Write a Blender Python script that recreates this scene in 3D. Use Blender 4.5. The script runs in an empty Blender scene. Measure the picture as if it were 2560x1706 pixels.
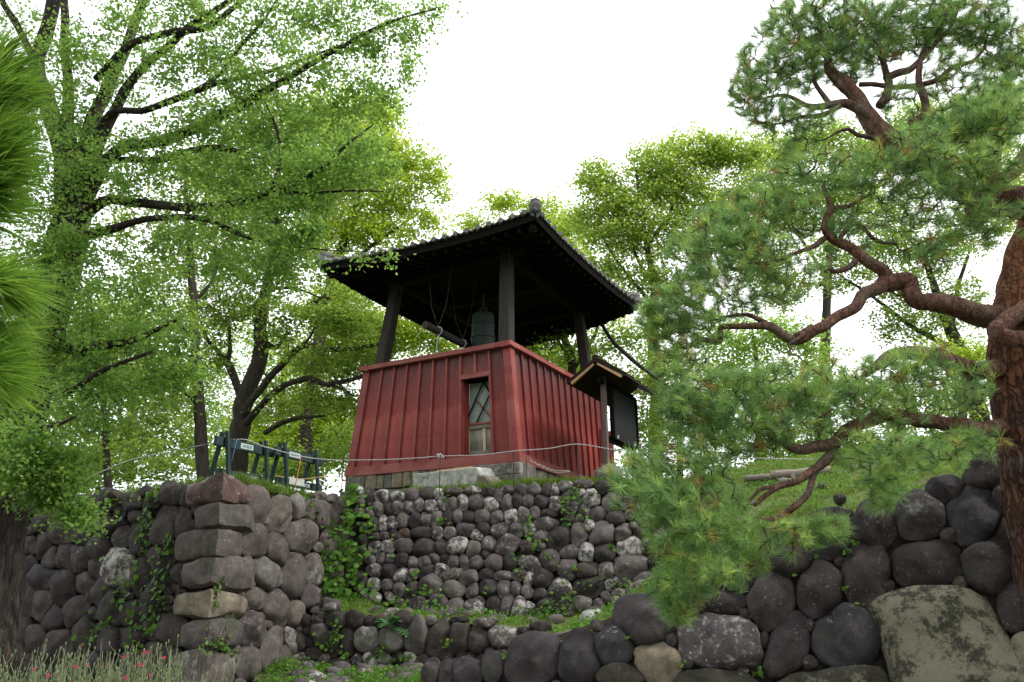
import bpy, bmesh, math, random
import numpy as np
from mathutils import Vector, noise, geometry
rad = math.radians
random.seed(7)
RNG = np.random.default_rng(7)
S = bpy.context.scene
COL = S.collection

# ------------------------------------------------------------------ camera
F, PITCH, EYE = 1850.0, rad(18.95), 1.6
cam = bpy.data.cameras.new('camera')
camo = bpy.data.objects.new('camera', cam); COL.objects.link(camo)
camo.location = (0, 0, EYE); camo.rotation_euler = (rad(90) + PITCH, 0, 0)
cam.sensor_width = 36; cam.lens = F / 2560 * 36; cam.clip_start = .05; cam.clip_end = 6000
S.camera = camo
# ------------------------------------------------------------------ world: bright overcast sky
SUN_EL, SUN_AZ = 45, 98          # azimuth clockwise from +Y
w = bpy.data.worlds.new('World'); S.world = w; w.use_nodes = True
nt = w.node_tree; N = nt.nodes; L = nt.links
bg = N['Background']
sky = N.new('ShaderNodeTexSky'); sky.sky_type = 'NISHITA'; sky.sun_disc = False
sky.sun_elevation = rad(SUN_EL); sky.sun_rotation = rad(SUN_AZ)
sky.dust_density = 3
mixw = N.new('ShaderNodeMix'); mixw.data_type = 'RGBA'; mixw.inputs[0].default_value = .86
cl = N.new('ShaderNodeTexNoise'); cl.inputs['Scale'].default_value = 1.6; cl.inputs['Detail'].default_value = 4
cr = N.new('ShaderNodeValToRGB'); cr.color_ramp.elements[0].color = (12.0, 12.6, 13.4, 1); cr.color_ramp.elements[1].color = (15.5, 15.7, 16.0, 1)
cr.color_ramp.elements[0].position = .35; cr.color_ramp.elements[1].position = .6
L.new(cl.outputs['Fac'], cr.inputs[0]); L.new(sky.outputs[0], mixw.inputs[6]); L.new(cr.outputs[0], mixw.inputs[7])
L.new(mixw.outputs[2], bg.inputs[0]); bg.inputs[1].default_value = .1
sl = bpy.data.lights.new('sun', 'SUN'); sl.energy = 1.5; sl.angle = rad(14); sl.color = (1, .97, .92)
so = bpy.data.objects.new('sun', sl); COL.objects.link(so)
sd = Vector((math.sin(rad(SUN_AZ)) * math.cos(rad(SUN_EL)), math.cos(rad(SUN_AZ)) * math.cos(rad(SUN_EL)), math.sin(rad(SUN_EL))))
so.rotation_euler = sd.to_track_quat('Z', 'Y').to_euler()
S.view_settings.view_transform = 'Standard'; S.view_settings.look = 'None'
S.view_settings.exposure = .7; S.view_settings.gamma = 1; S.view_settings.use_curve_mapping = False
S.render.engine = 'CYCLES'
S.cycles.max_bounces = 7; S.cycles.transmission_bounces = 5; S.cycles.diffuse_bounces = 4
S.cycles.transparent_max_bounces = 8

# ------------------------------------------------------------------ helpers
CP, SP = math.cos(PITCH), math.sin(PITCH)
CAM = Vector((0, 0, EYE))
def ray(px, py):
    u = (px - 1280) / F; v = (853 - py) / F
    d = Vector((u, CP - SP * v, SP + CP * v)); return d / d.y
def P(px, py, Y): return CAM + ray(px, py) * Y
def PZ(px, py, z):
    d = ray(px, py); return CAM + d * ((z - EYE) / d.z)
def to_px(p):
    d = Vector(p) - CAM; fw = d.y * CP + d.z * SP; up = -d.y * SP + d.z * CP
    return 1280 + F * d.x / fw, 853 - F * up / fw
class Plane:
    def __init__(s, a, b, c):
        s.o = a; n = (b - a).cross(c - a).normalized()
        if n.dot(CAM - a) < 0: n = -n
        s.n = n
    def at(s, px, py, off=0):
        d = ray(px, py); t = (s.o - CAM).dot(s.n) / d.dot(s.n)
        return CAM + d * t + s.n * off

def meta(o, label=None, cat=None, group=None, kind=None):
    if label: o['label'] = label
    if cat: o['category'] = cat
    if group: o['group'] = group
    if kind: o['kind'] = kind
    return o
def empty(name, loc, label, cat, group=None):
    o = bpy.data.objects.new(name, None); COL.objects.link(o); o.location = loc; o.empty_display_size = .2
    return meta(o, label, cat, group)
def link(name, me, mat, parent=None, smooth=False):
    o = bpy.data.objects.new(name, me); COL.objects.link(o)
    if mat and len(me.materials) == 0: me.materials.append(mat)
    if smooth: me.shade_smooth()
    if parent:
        o.parent = parent; 
        p = parent; off = Vector((0, 0, 0))
        while p: off += p.location; p = p.parent
        o.location = -off
    return o
def origin_to(o, c):
    """move mesh origin to world point c (mesh built in world coordinates)"""
    me = o.data; n = len(me.vertices); a = np.empty(n * 3, 'f'); me.vertices.foreach_get('co', a)
    a = a.reshape(-1, 3) - np.array(c); me.vertices.foreach_set('co', a.ravel().astype('f')); me.update()
    o.location = o.location + Vector(c)
class MB:
    def __init__(s): s.v = []; s.f = []
    def box8(s, p):
        b = len(s.v); s.v += [tuple(x) for x in p]
        for f in ((0, 3, 2, 1), (4, 5, 6, 7), (0, 1, 5, 4), (1, 2, 6, 5), (2, 3, 7, 6), (3, 0, 4, 7)): s.f.append(tuple(b + i for i in f))
    def box(s, c, ax, ay, az, hx, hy, hz):
        c = Vector(c); ax = Vector(ax); ay = Vector(ay); az = Vector(az); q = []
        for z in (-1, 1):
            for x, y in ((-1, -1), (1, -1), (1, 1), (-1, 1)): q.append(c + ax * (x * hx) + ay * (y * hy) + az * (z * hz))
        s.box8(q)
    def bar(s, a, b, w, h, up=Vector((0, 0, 1))):
        a = Vector(a); b = Vector(b); d = (b - a).normalized(); sx = d.cross(up)
        if sx.length < 1e-3: sx = d.cross(Vector((0, 1, 0)))
        sx.normalize(); uz = sx.cross(d)
        s.box((a + b) / 2, d, sx, uz, (b - a).length / 2, w / 2, h / 2)
    def tube(s, pts, rs, n=6, cap=True, rough=0):
        pts = [Vector(p) for p in pts]; m = len(pts); b = len(s.v)
        t0 = (pts[1] - pts[0]).normalized(); a = t0.orthogonal().normalized()
        for i, p in enumerate(pts):
            t = (pts[min(i + 1, m - 1)] - pts[max(i - 1, 0)]).normalized()
            a = (a - t * a.dot(t)); a = a.normalized() if a.length > 1e-6 else t.orthogonal().normalized()
            c = t.cross(a); r = rs[i] if hasattr(rs, '__len__') else rs
            for k in range(n):
                th = 2 * math.pi * k / n; q = r
                if rough: q = r * (1 + rough * noise.noise(p * 3.1 + Vector((math.cos(th), math.sin(th), 0)) * 2.3))
                s.v.append(tuple(p + a * (q * math.cos(th)) + c * (q * math.sin(th))))
        for i in range(m - 1):
            for k in range(n):
                k2 = (k + 1) % n; s.f.append((b + i * n + k, b + i * n + k2, b + (i + 1) * n + k2, b + (i + 1) * n + k))
        if cap:
            s.f.append(tuple(b + k for k in reversed(range(n)))); s.f.append(tuple(b + (m - 1) * n + k for k in range(n)))
    def mesh(s, name):
        me = bpy.data.meshes.new(name); me.from_pydata(s.v, [], s.f); me.update(); return me
    def build(s, name, mat, parent=None, smooth=False, bevel=0):
        me = s.mesh(name)
        o = link(name, me, mat, parent, smooth)
        if bevel:
            m = o.modifiers.new('b', 'BEVEL'); m.width = bevel; m.segments = 1; m.limit_method = 'ANGLE'
        return o
def np_mesh(name, V, k, tint=None):
    """V (n,k,3): n separate k-gons"""
    n = V.shape[0]; me = bpy.data.meshes.new(name)
    me.vertices.add(n * k); me.vertices.foreach_set('co', V.reshape(-1).astype('f'))
    me.loops.add(n * k); me.loops.foreach_set('vertex_index', np.arange(n * k, dtype='i'))
    me.polygons.add(n); me.polygons.foreach_set('loop_start', np.arange(0, n * k, k, dtype='i'))
    try: me.polygons.foreach_set('loop_total', np.full(n, k, dtype='i'))
    except Exception: pass
    if tint is not None:
        at = me.attributes.new('tint', 'FLOAT', 'FACE'); at.data.foreach_set('value', tint.astype('f'))
    me.update(calc_edges=True); return me
def catmull(pts, sub=4):
    """pts: list of tuples (any dim) -> smooth list"""
    A = [np.array(p, float) for p in pts]
    if len(A) < 3: 
        return [tuple(A[0] + (A[-1] - A[0]) * t) for t in np.linspace(0, 1, sub * 2 + 1)]
    A = [2 * A[0] - A[1]] + A + [2 * A[-1] - A[-2]]; out = []
    for i in range(1, len(A) - 2):
        p0, p1, p2, p3 = A[i - 1:i + 3]
        for j in range(sub):
            t = j / sub
            out.append(tuple(.5 * ((2 * p1) + (-p0 + p2) * t + (2 * p0 - 5 * p1 + 4 * p2 - p3) * t * t + (-p0 + 3 * p1 - 3 * p2 + p3) * t ** 3)))
    out.append(tuple(A[-2])); return out

# ------------------------------------------------------------------ materials
def newmat(name):
    m = bpy.data.materials.new(name); m.use_nodes = True
    b = m.node_tree.nodes['Principled BSDF']; b.inputs['Specular IOR Level'].default_value = .25
    return m, m.node_tree.nodes, m.node_tree.links, b
def tex_noise(n, l, vec, scale, detail=4, rough=.6):
    t = n.new('ShaderNodeTexNoise'); t.inputs['Scale'].default_value = scale; t.inputs['Detail'].default_value = detail
    t.inputs['Roughness'].default_value = rough
    if vec: l.new(vec, t.inputs['Vector'])
    return t.outputs['Fac']
def ramp(n, l, fac, stops, interp='LINEAR'):
    r = n.new('ShaderNodeValToRGB'); e = r.color_ramp; e.interpolation = interp
    while len(e.elements) < len(stops): e.elements.new(.5)
    for i, (p, c) in enumerate(stops):
        e.elements[i].position = p; e.elements[i].color = (*c, 1) if len(c) == 3 else c
    l.new(fac, r.inputs[0]); return r.outputs[0]
def mix(n, l, fac, a, b, mode='MIX'):
    m = n.new('ShaderNodeMix'); m.data_type = 'RGBA'; m.blend_type = mode
    for sock, v in ((m.inputs[0], fac), (m.inputs[6], a), (m.inputs[7], b)):
        if isinstance(v, (int, float)): sock.default_value = v
        elif isinstance(v, tuple): sock.default_value = (*v, 1)
        else: l.new(v, sock)
    return m.outputs[2]
def bump(n, l, b, h, strength=.4, dist=.01):
    u = n.new('ShaderNodeBump'); u.inputs['Strength'].default_value = strength; u.inputs['Distance'].default_value = dist
    l.new(h, u.inputs['Height']); l.new(u.outputs[0], b.inputs['Normal'])
def objvec(n, l, seed=True):
    tc = n.new('ShaderNodeTexCoord'); oi = n.new('ShaderNodeObjectInfo')
    va = n.new('ShaderNodeVectorMath'); va.operation = 'ADD'; sc = n.new('ShaderNodeMath'); sc.operation = 'MULTIPLY'; sc.inputs[1].default_value = 37
    l.new(oi.outputs['Random'], sc.inputs[0]); l.new(sc.outputs[0], va.inputs[1]); l.new(tc.outputs['Object'], va.inputs[0])
    return va.outputs[0], oi.outputs['Random']

def stone_mat(name, cols, lichen, lcol=(.42, .40, .37), spots=.5, big=3.0):
    m, n, l, b = newmat(name); v, rnd = objvec(n, l)
    base = ramp(n, l, rnd, [(i / max(1, len(cols) - 1), c) for i, c in enumerate(cols)])
    mott = ramp(n, l, tex_noise(n, l, v, 7, 8), [(.25, (.42, .40, .40)), (.5, (.9, .9, .9)), (.75, (1.6, 1.5, 1.45))])
    base = mix(n, l, 1.0, base, mott, 'MULTIPLY')
    grain = ramp(n, l, tex_noise(n, l, v, 60, 3), [(.3, (.8, .8, .8)), (.7, (1.2, 1.2, 1.2))])
    base = mix(n, l, 1.0, base, grain, 'MULTIPLY')
    green = ramp(n, l, tex_noise(n, l, v, 2.3, 3), [(.55, (0, 0, 0)), (.75, (.35, .35, .35))])
    base = mix(n, l, green, base, (.06, .065, .035))
    # lichen: threshold shifts from stone to stone
    a = tex_noise(n, l, v, big, 12, .80)
    sh = n.new('ShaderNodeMath'); sh.operation = 'MULTIPLY_ADD'; sh.inputs[1].default_value = .22; sh.inputs[2].default_value = lichen - .11
    fr = n.new('ShaderNodeMath'); fr.operation = 'FRACT'; m7 = n.new('ShaderNodeMath'); m7.operation = 'MULTIPLY'; m7.inputs[1].default_value = 7.3
    l.new(rnd, m7.inputs[0]); l.new(m7.outputs[0], fr.inputs[0]); l.new(fr.outputs[0], sh.inputs[0])
    ad = n.new('ShaderNodeMath'); ad.operation = 'ADD'; l.new(a, ad.inputs[0]); l.new(sh.outputs[0], ad.inputs[1])
    lm = ramp(n, l, ad.outputs[0], [(.585, (0, 0, 0)), (.66, (.8, .8, .8))])
    base = mix(n, l, lm, base, mix(n, l, tex_noise(n, l, v, 25, 4), tuple(x * .7 for x in lcol), tuple(min(1, x * 1.25) for x in lcol)))
    vo = n.new('ShaderNodeTexVoronoi'); vo.inputs['Scale'].default_value = 19
    wd = n.new('ShaderNodeVectorMath'); wd.operation = 'MULTIPLY_ADD'; wn = n.new('ShaderNodeTexNoise'); wn.inputs['Scale'].default_value = 22; l.new(v, wn.inputs['Vector']); l.new(wn.outputs['Color'], wd.inputs[0]); wd.inputs[1].default_value = (.06, .06, .06); l.new(v, wd.inputs[2]); l.new(wd.outputs[0], vo.inputs['Vector'])
    vo.inputs['Randomness'].default_value = 1
    sp = ramp(n, l, vo.outputs['Distance'], [(.12, (spots,) * 3), (.24, (0, 0, 0))])
    gate = ramp(n, l, tex_noise(n, l, v, 4.5, 2), [(.45, (0, 0, 0)), (.6, (1, 1, 1))])
    sp = mix(n, l, 1.0, sp, gate, 'MULTIPLY')
    base = mix(n, l, sp, base, lcol)
    l.new(base, b.inputs['Base Color']); b.inputs['Roughness'].default_value = .82
    h = mix(n, l, .5, tex_noise(n, l, v, 14, 8, .65), tex_noise(n, l, v, 90, 3))
    bump(n, l, b, h, .8, .03)
    return m
M = {}
M['stone'] = stone_mat('shaded_boulder', [(.032, .025, .025), (.050, .040, .040), (.036, .031, .033), (.064, .051, .046), (.036, .028, .030), (.075, .062, .050)], -.085, (.26, .25, .23), .5)  # shaded copy of the wall rock, shade put into the base tones
M['stone_lit'] = stone_mat('lit_boulder', [(.080, .066, .063), (.125, .103, .094), (.098, .086, .080), (.15, .125, .105), (.075, .062, .061), (.135, .112, .096)], -.04, (.33, .31, .29), spots=.5)  # lit copy of the same rock, lighter tones stand in for light
M['stone_lichen'] = stone_mat('lichen_boulder', [(.085, .069, .072), (.115, .097, .098), (.07, .06, .062), (.135, .115, .108), (.09, .077, .076), (.16, .145, .125)], .02, (.50, .47, .44), .9, 7.0)
M['stone_smooth'] = stone_mat('smooth_boulder', [(.048, .042, .048), (.038, .032, .034), (.056, .046, .047)], -.1, spots=.15)
M['stone_tan'] = stone_mat('tan_boulder', [(.22, .18, .125), (.19, .16, .12)], -.0, (.40, .37, .31), .3)
M['stone_red'] = stone_mat('reddish_stone', [(.115, .072, .064), (.11, .068, .06)], -.02, spots=.5)
M['stone_block'] = stone_mat('lichen_block', [(.045, .042, .03), (.05, .045, .032)], .075, (.24, .225, .16), .6, 4.6)
M['found'] = stone_mat('foundation_stone', [(.20, .175, .12), (.13, .12, .10), (.23, .19, .12), (.15, .14, .115), (.19, .165, .12)], -.02, (.34, .31, .22), .1)
M['found_grey'] = stone_mat('grey_foundation_stone', [(.12, .11, .105), (.15, .135, .12)], -.03, (.3, .3, .27), .1)
M['concrete'] = stone_mat('concrete', [(.42, .42, .40), (.40, .40, .385)], -.05, (.5, .5, .48), .0)
M['grey_rock'] = stone_mat('grey_rock', [(.16, .145, .135), (.17, .155, .14)], -.03, spots=.2)

def ground_mat(name, g1, g2, dirt, damt):
    m, n, l, b = newmat(name); tc = n.new('ShaderNodeTexCoord'); v = tc.outputs['Object']
    g = ramp(n, l, tex_noise(n, l, v, 3, 6), [(.3, g1), (.7, g2)])
    d = ramp(n, l, tex_noise(n, l, v, 1.4, 7, .7), [(damt - .06, (1, 1, 1)), (damt + .06, (0, 0, 0))])
    c = mix(n, l, d, g, dirt); c = mix(n, l, 1.0, c, ramp(n, l, tex_noise(n, l, v, 40, 3), [(.3, (.6, .6, .6)), (.7, (1.3, 1.3, 1.3))]), 'MULTIPLY')
    l.new(c, b.inputs['Base Color']); b.inputs['Roughness'].default_value = 1
    bump(n, l, b, tex_noise(n, l, v, 30, 6), .8, .04); return m
M['turf'] = ground_mat('turf', (.07, .12, .03), (.13, .19, .05), (.20, .15, .10), .42)
M['soil'] = ground_mat('soil', (.05, .045, .03), (.08, .065, .045), (.035, .028, .022), .5)
M['ground'] = ground_mat('lower_ground', (.06, .08, .03), (.10, .12, .05), (.14, .11, .08), .5)

def leaf_mat(name, stops, trans=.45, tcol=1.5, rough=.5):
    m, n, l, b = newmat(name); at = n.new('ShaderNodeAttribute'); at.attribute_name = 'tint'
    c = ramp(n, l, at.outputs['Fac'], stops)
    l.new(c, b.inputs['Base Color']); b.inputs['Roughness'].default_value = rough
    tr = n.new('ShaderNodeBsdfTranslucent')
    tc = mix(n, l, 1.0, c, (tcol * 1.1, tcol, tcol * .7), 'MULTIPLY'); l.new(tc, tr.inputs[0])
    ms = n.new('ShaderNodeMixShader'); ms.inputs[0].default_value = trans
    l.new(b.outputs[0], ms.inputs[1]); l.new(tr.outputs[0], ms.inputs[2])
    l.new(ms.outputs[0], n['Material Output'].inputs[0]); return m
M['ginkgo'] = leaf_mat('ginkgo_leaf', [(0, (.07, .145, .034)), (.55, (.145, .255, .066)), (.92, (.22, .34, .09)), (1, (.29, .33, .09))], .52, 2.3)
M['maple'] = leaf_mat('maple_leaf', [(0, (.07, .135, .03)), (.5, (.135, .22, .045)), (1, (.24, .32, .07))], .54, 2.3)
M['maple_yellow'] = leaf_mat('yellow_green_leaf', [(0, (.13, .22, .03)), (.5, (.19, .29, .035)), (1, (.32, .37, .05))], .54, 2.2)
M['maple_far'] = leaf_mat('far_leaf', [(0, (.09, .18, .04)), (.5, (.15, .26, .055)), (1, (.24, .34, .09))], .54, 2.3)
M['bush_dark'] = leaf_mat('dark_leaf', [(0, (.02, .05, .012)), (.5, (.035, .085, .02)), (1, (.07, .14, .03))], .4, 1.6)
M['needle'] = leaf_mat('pine_needle', [(0, (.10, .19, .10)), (.5, (.21, .36, .155)), (.85, (.33, .50, .16)), (.97, (.42, .52, .2)), (1, (.30, .18, .08))], .45, 1.9)
M['needle_near'] = leaf_mat('near_pine_needle', [(0, (.06, .13, .022)), (.5, (.145, .29, .045)), (1, (.30, .46, .09))], .42, 1.8, .35)
M['ivy'] = leaf_mat('ivy_leaf', [(0, (.045, .12, .015)), (.5, (.08, .20, .02)), (1, (.16, .28, .03))], .35, 1.6)
M['fern'] = leaf_mat('fern_leaf', [(0, (.06, .16, .06)), (1, (.10, .22, .08))], .35, 1.5)
M['grass'] = leaf_mat('grass_blade', [(0, (.07, .14, .02)), (.5, (.12, .22, .03)), (.85, (.2, .28, .05)), (1, (.3, .26, .12))], .4, 1.6)
M['grass_dry'] = leaf_mat('yellowish_grass_blade', [(0, (.12, .18, .04)), (.5, (.21, .29, .06)), (.8, (.32, .36, .10)), (1, (.42, .34, .20))], .4, 1.6)  # lighter, yellower blades for the slope
M['campion'] = leaf_mat('campion_stem', [(0, (.08, .13, .06)), (.6, (.20, .25, .13)), (1, (.34, .36, .21))], .35, 1.5)
M['petal'] = leaf_mat('campion_petal', [(0, (.30, .008, .06)), (1, (.42, .015, .10))], .2, 1.0)

def bark_mat(name, c1, c2, sc=(8, 8, 1.6), moss=None, bstr=.9, top=None):
    m, n, l, b = newmat(name); tc = n.new('ShaderNodeTexCoord'); mp = n.new('ShaderNodeMapping'); mp.inputs['Scale'].default_value = sc
    l.new(tc.outputs['Object'], mp.inputs[0]); v = mp.outputs[0]
    h = tex_noise(n, l, v, 2.2, 8, .7)
    vo = n.new('ShaderNodeTexVoronoi'); vo.feature = 'DISTANCE_TO_EDGE'; vo.inputs['Scale'].default_value = 1.6
    ds = n.new('ShaderNodeVectorMath'); ds.operation = 'MULTIPLY_ADD'; tn_ = n.new('ShaderNodeTexNoise'); tn_.inputs['Scale'].default_value = 2.5; tn_.inputs['Detail'].default_value = 4; l.new(v, tn_.inputs['Vector']); l.new(tn_.outputs['Color'], ds.inputs[0]); ds.inputs[1].default_value = (1.2, 1.2, 1.2); l.new(v, ds.inputs[2]); l.new(ds.outputs[0], vo.inputs['Vector'])
    c = ramp(n, l, h, [(.35, c1), (.65, c2)])
    cr_ = ramp(n, l, vo.outputs['Distance'], [(.0, (.25, .25, .25)), (.14, (1, 1, 1))])
    c = mix(n, l, .7 if top else .4, c, cr_, 'MULTIPLY')
    if moss: c = mix(n, l, ramp(n, l, tex_noise(n, l, tc.outputs['Object'], 3, 4), [(.5, (0, 0, 0)), (.65, (.7, .7, .7))]), c, moss)
    if top:      # thin orange bark higher up the trunk
        sx = n.new('ShaderNodeSeparateXYZ'); ge = n.new('ShaderNodeNewGeometry'); l.new(ge.outputs['Position'], sx.inputs[0]); mr = n.new('ShaderNodeMapRange')
        mr.inputs[1].default_value = 3.2; mr.inputs[2].default_value = 5.4; l.new(sx.outputs['Z'], mr.inputs[0]); mm = n.new('ShaderNodeMath'); mm.operation = 'MULTIPLY'
        l.new(mr.outputs[0], mm.inputs[0]); l.new(ramp(n, l, h, [(.35, (.3, .3, .3)), (.6, (.9, .9, .9))]), mm.inputs[1]); c = mix(n, l, mm.outputs[0], c, top)
    l.new(c, b.inputs['Base Color']); b.inputs['Roughness'].default_value = .95
    hh = mix(n, l, .5, h, cr_); bump(n, l, b, hh, bstr, .04); return m
M['bark'] = bark_mat('dark_bark', (.035, .03, .025), (.075, .062, .05))
M['bark_ginkgo'] = bark_mat('ginkgo_bark', (.016, .013, .011), (.085, .066, .056), (9, 9, .9), bstr=1.2)
M['bark_pine'] = bark_mat('red_pine_bark', (.09, .045, .034), (.24, .12, .085), (9, 9, 4), (.20, .15, .12))
M['bark_trunk'] = bark_mat('plated_pine_bark', (.05, .028, .022), (.20, .085, .05), (7, 7, 2.6), (.11, .09, .08), 1.6, top=(.34, .13, .05))
M['bark_pine_dark'] = bark_mat('dark_pine_bark', (.07, .04, .032), (.20, .11, .08), (6, 6, 2.2), (.13, .11, .10))
M['twig'] = bark_mat('twig', (.04, .03, .025), (.09, .065, .05))

def wood_mat(name, c1, c2, c3=None, rough=.7, sc=(14, 14, 1.2), stain=None):
    m, n, l, b = newmat(name); b.inputs['Specular IOR Level'].default_value = .04 if max(c2) < .08 else .25; tc = n.new('ShaderNodeTexCoord'); oi = n.new('ShaderNodeObjectInfo')
    mp = n.new('ShaderNodeMapping'); mp.inputs['Scale'].default_value = sc; l.new(tc.outputs['Object'], mp.inputs[0])
    v = mp.outputs[0]; h = tex_noise(n, l, v, 2, 8, .65)
    c = ramp(n, l, h, [(.3, c1), (.7, c2)])
    big = tex_noise(n, l, tc.outputs['Object'], 1.1, 5, .6)
    if c3: c = mix(n, l, ramp(n, l, big, [(.45, (0, 0, 0)), (.62, (.75, .75, .75))]), c, c3)
    rv = ramp(n, l, oi.outputs['Random'], [(0, (.78, .78, .78)), (1, (1.2, 1.2, 1.2))]); c = mix(n, l, 1.0, c, rv, 'MULTIPLY')
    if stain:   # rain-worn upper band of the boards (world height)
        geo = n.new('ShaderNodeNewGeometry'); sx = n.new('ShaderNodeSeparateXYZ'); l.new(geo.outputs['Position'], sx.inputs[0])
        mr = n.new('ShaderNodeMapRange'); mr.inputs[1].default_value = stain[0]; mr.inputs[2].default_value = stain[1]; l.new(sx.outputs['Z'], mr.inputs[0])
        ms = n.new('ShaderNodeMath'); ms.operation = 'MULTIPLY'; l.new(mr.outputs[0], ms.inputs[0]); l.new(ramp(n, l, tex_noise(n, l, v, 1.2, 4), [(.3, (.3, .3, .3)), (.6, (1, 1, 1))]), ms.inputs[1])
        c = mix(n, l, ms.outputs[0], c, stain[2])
        m2 = n.new('ShaderNodeMapRange'); m2.inputs[1].default_value = 4.75; m2.inputs[2].default_value = 4.1; l.new(sx.outputs['Z'], m2.inputs[0])
        m3 = n.new('ShaderNodeMath'); m3.operation = 'MULTIPLY'; l.new(m2.outputs[0], m3.inputs[0]); l.new(ramp(n, l, tex_noise(n, l, tc.outputs['Object'], 5, 6), [(.4, (0, 0, 0)), (.65, (.7, .7, .7))]), m3.inputs[1]); c = mix(n, l, m3.outputs[0], c, (.12, .05, .04))
        c = mix(n, l, ramp(n, l, tex_noise(n, l, v, 3.5, 9, .75), [(.56, (0, 0, 0)), (.70, (.55, .55, .55))]), c, (.28, .12, .10))
    l.new(c, b.inputs['Base Color']); b.inputs['Roughness'].default_value = rough
    bump(n, l, b, h, .5, .008); return m
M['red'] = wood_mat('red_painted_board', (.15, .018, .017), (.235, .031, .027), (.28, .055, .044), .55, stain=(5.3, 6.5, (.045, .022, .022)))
M['red_trim'] = wood_mat('red_painted_trim', (.155, .025, .023), (.23, .043, .036), (.27, .09, .074), .55)
M['dark_wood'] = wood_mat('dark_timber', (.010, .009, .009), (.02, .018, .017), rough=.85)
M['post_wood'] = wood_mat('weathered_post', (.028, .025, .023), (.065, .058, .052), (.045, .042, .04), .85)
M['black_wood'] = wood_mat('black_timber', (.006, .0055, .0055), (.012, .011, .0105), rough=.9)
M['grey_wood'] = wood_mat('weathered_grey_wood', (.12, .11, .09), (.34, .31, .25), (.09, .075, .06), .9)
M['pale_wood'] = wood_mat('pale_stile', (.32, .28, .2), (.5, .44, .33), rough=.8)
M['tan_wood'] = wood_mat('tan_wood', (.50, .30, .16), (.62, .40, .22), rough=.6)
M['brown_wood'] = wood_mat('brown_post', (.12, .08, .075), (.2, .15, .14), rough=.8)
M['log'] = wood_mat('grey_log', (.16, .13, .11), (.32, .27, .23), (.2, .17, .15), .9)
M['roof_brown'] = wood_mat('brown_roof_board', (.018, .012, .011), (.042, .028, .026), rough=.7)
def plain(name, col, rough=.6, metal=0, nz=None):
    m, n, l, b = newmat(name); b.inputs['Roughness'].default_value = rough; b.inputs['Metallic'].default_value = metal
    v, rnd = objvec(n, l); f = tex_noise(n, l, v, nz or 12, 5)
    c = ramp(n, l, f, [(.3, tuple(x * .75 for x in col)), (.7, tuple(min(1, x * 1.2) for x in col))]); l.new(c, b.inputs['Base Color']); return m
M['tile'] = stone_mat('grey_roof_tile', [(.10, .105, .105), (.16, .165, .16), (.12, .125, .125), (.19, .18, .165)], -.01, (.33, .32, .28), .3)
M['bronze'] = plain('green_bronze', (.03, .043, .038), .6, .2)
M['green_paint'] = plain('dark_green_paint', (.026, .047, .047), .7)
M['pane'] = plain('frosted_pane', (.20, .24, .215), .25)
M['plate'] = plain('white_plate', (.55, .62, .62), .5)
M['ink'] = plain('ink', (.06, .12, .11), .6)
M['iron'] = plain('rusty_iron', (.06, .04, .035), .8)
M['board_black'] = plain('black_panel', (.010, .011, .012), .85)
M['white_paint'] = plain('white_paint', (.75, .75, .75), .6)
M['blue'] = plain('blue_tape', (.05, .2, .5), .6)
M['orange'] = plain('orange_cord', (.55, .2, .05), .7)
M['paper'] = plain('white_paper', (.75, .75, .73), .6)
def rope_mat():
    m, n, l, b = newmat('twisted_rope'); tc = n.new('ShaderNodeTexCoord'); wv = n.new('ShaderNodeTexWave')
    wv.bands_direction = 'DIAGONAL'; wv.inputs['Scale'].default_value = 14; l.new(tc.outputs['Object'], wv.inputs[0])
    c = ramp(n, l, wv.outputs['Fac'], [(.35, (.12, .11, .12)), (.5, (.7, .68, .66))]); l.new(c, b.inputs['Base Color']); b.inputs['Roughness'].default_value = .9
    return m
M['rope'] = rope_mat()

# ------------------------------------------------------------------ terrain
def rbf(ctrl, smooth=.02):
    X = np.array([[c[0], c[1]] for c in ctrl]); z = np.array([c[2] for c in ctrl]); n = len(X)
    D = np.linalg.norm(X[:, None] - X[None], axis=2); A = np.zeros((n + 3, n + 3)); A[:n, :n] = D + np.eye(n) * smooth
    A[:n, n] = 1; A[:n, n + 1:] = X; A[n, :n] = 1; A[n + 1:, :n] = X.T
    wgt = np.linalg.lstsq(A, np.concatenate([z, [0, 0, 0]]), rcond=None)[0]
    def f(x, y):
        q = np.array([x, y]); return float(wgt[:n] @ np.linalg.norm(X - q, axis=1) + wgt[n] + wgt[n + 1:] @ q)
    return f
def inside(poly, x, y):
    c = False; j = len(poly) - 1
    for i in range(len(poly)):
        if (poly[i][1] > y) != (poly[j][1] > y) and x < (poly[j][0] - poly[i][0]) * (y - poly[i][1]) / (poly[j][1] - poly[i][1]) + poly[i][0]: c = not c
        j = i
    return c
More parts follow.
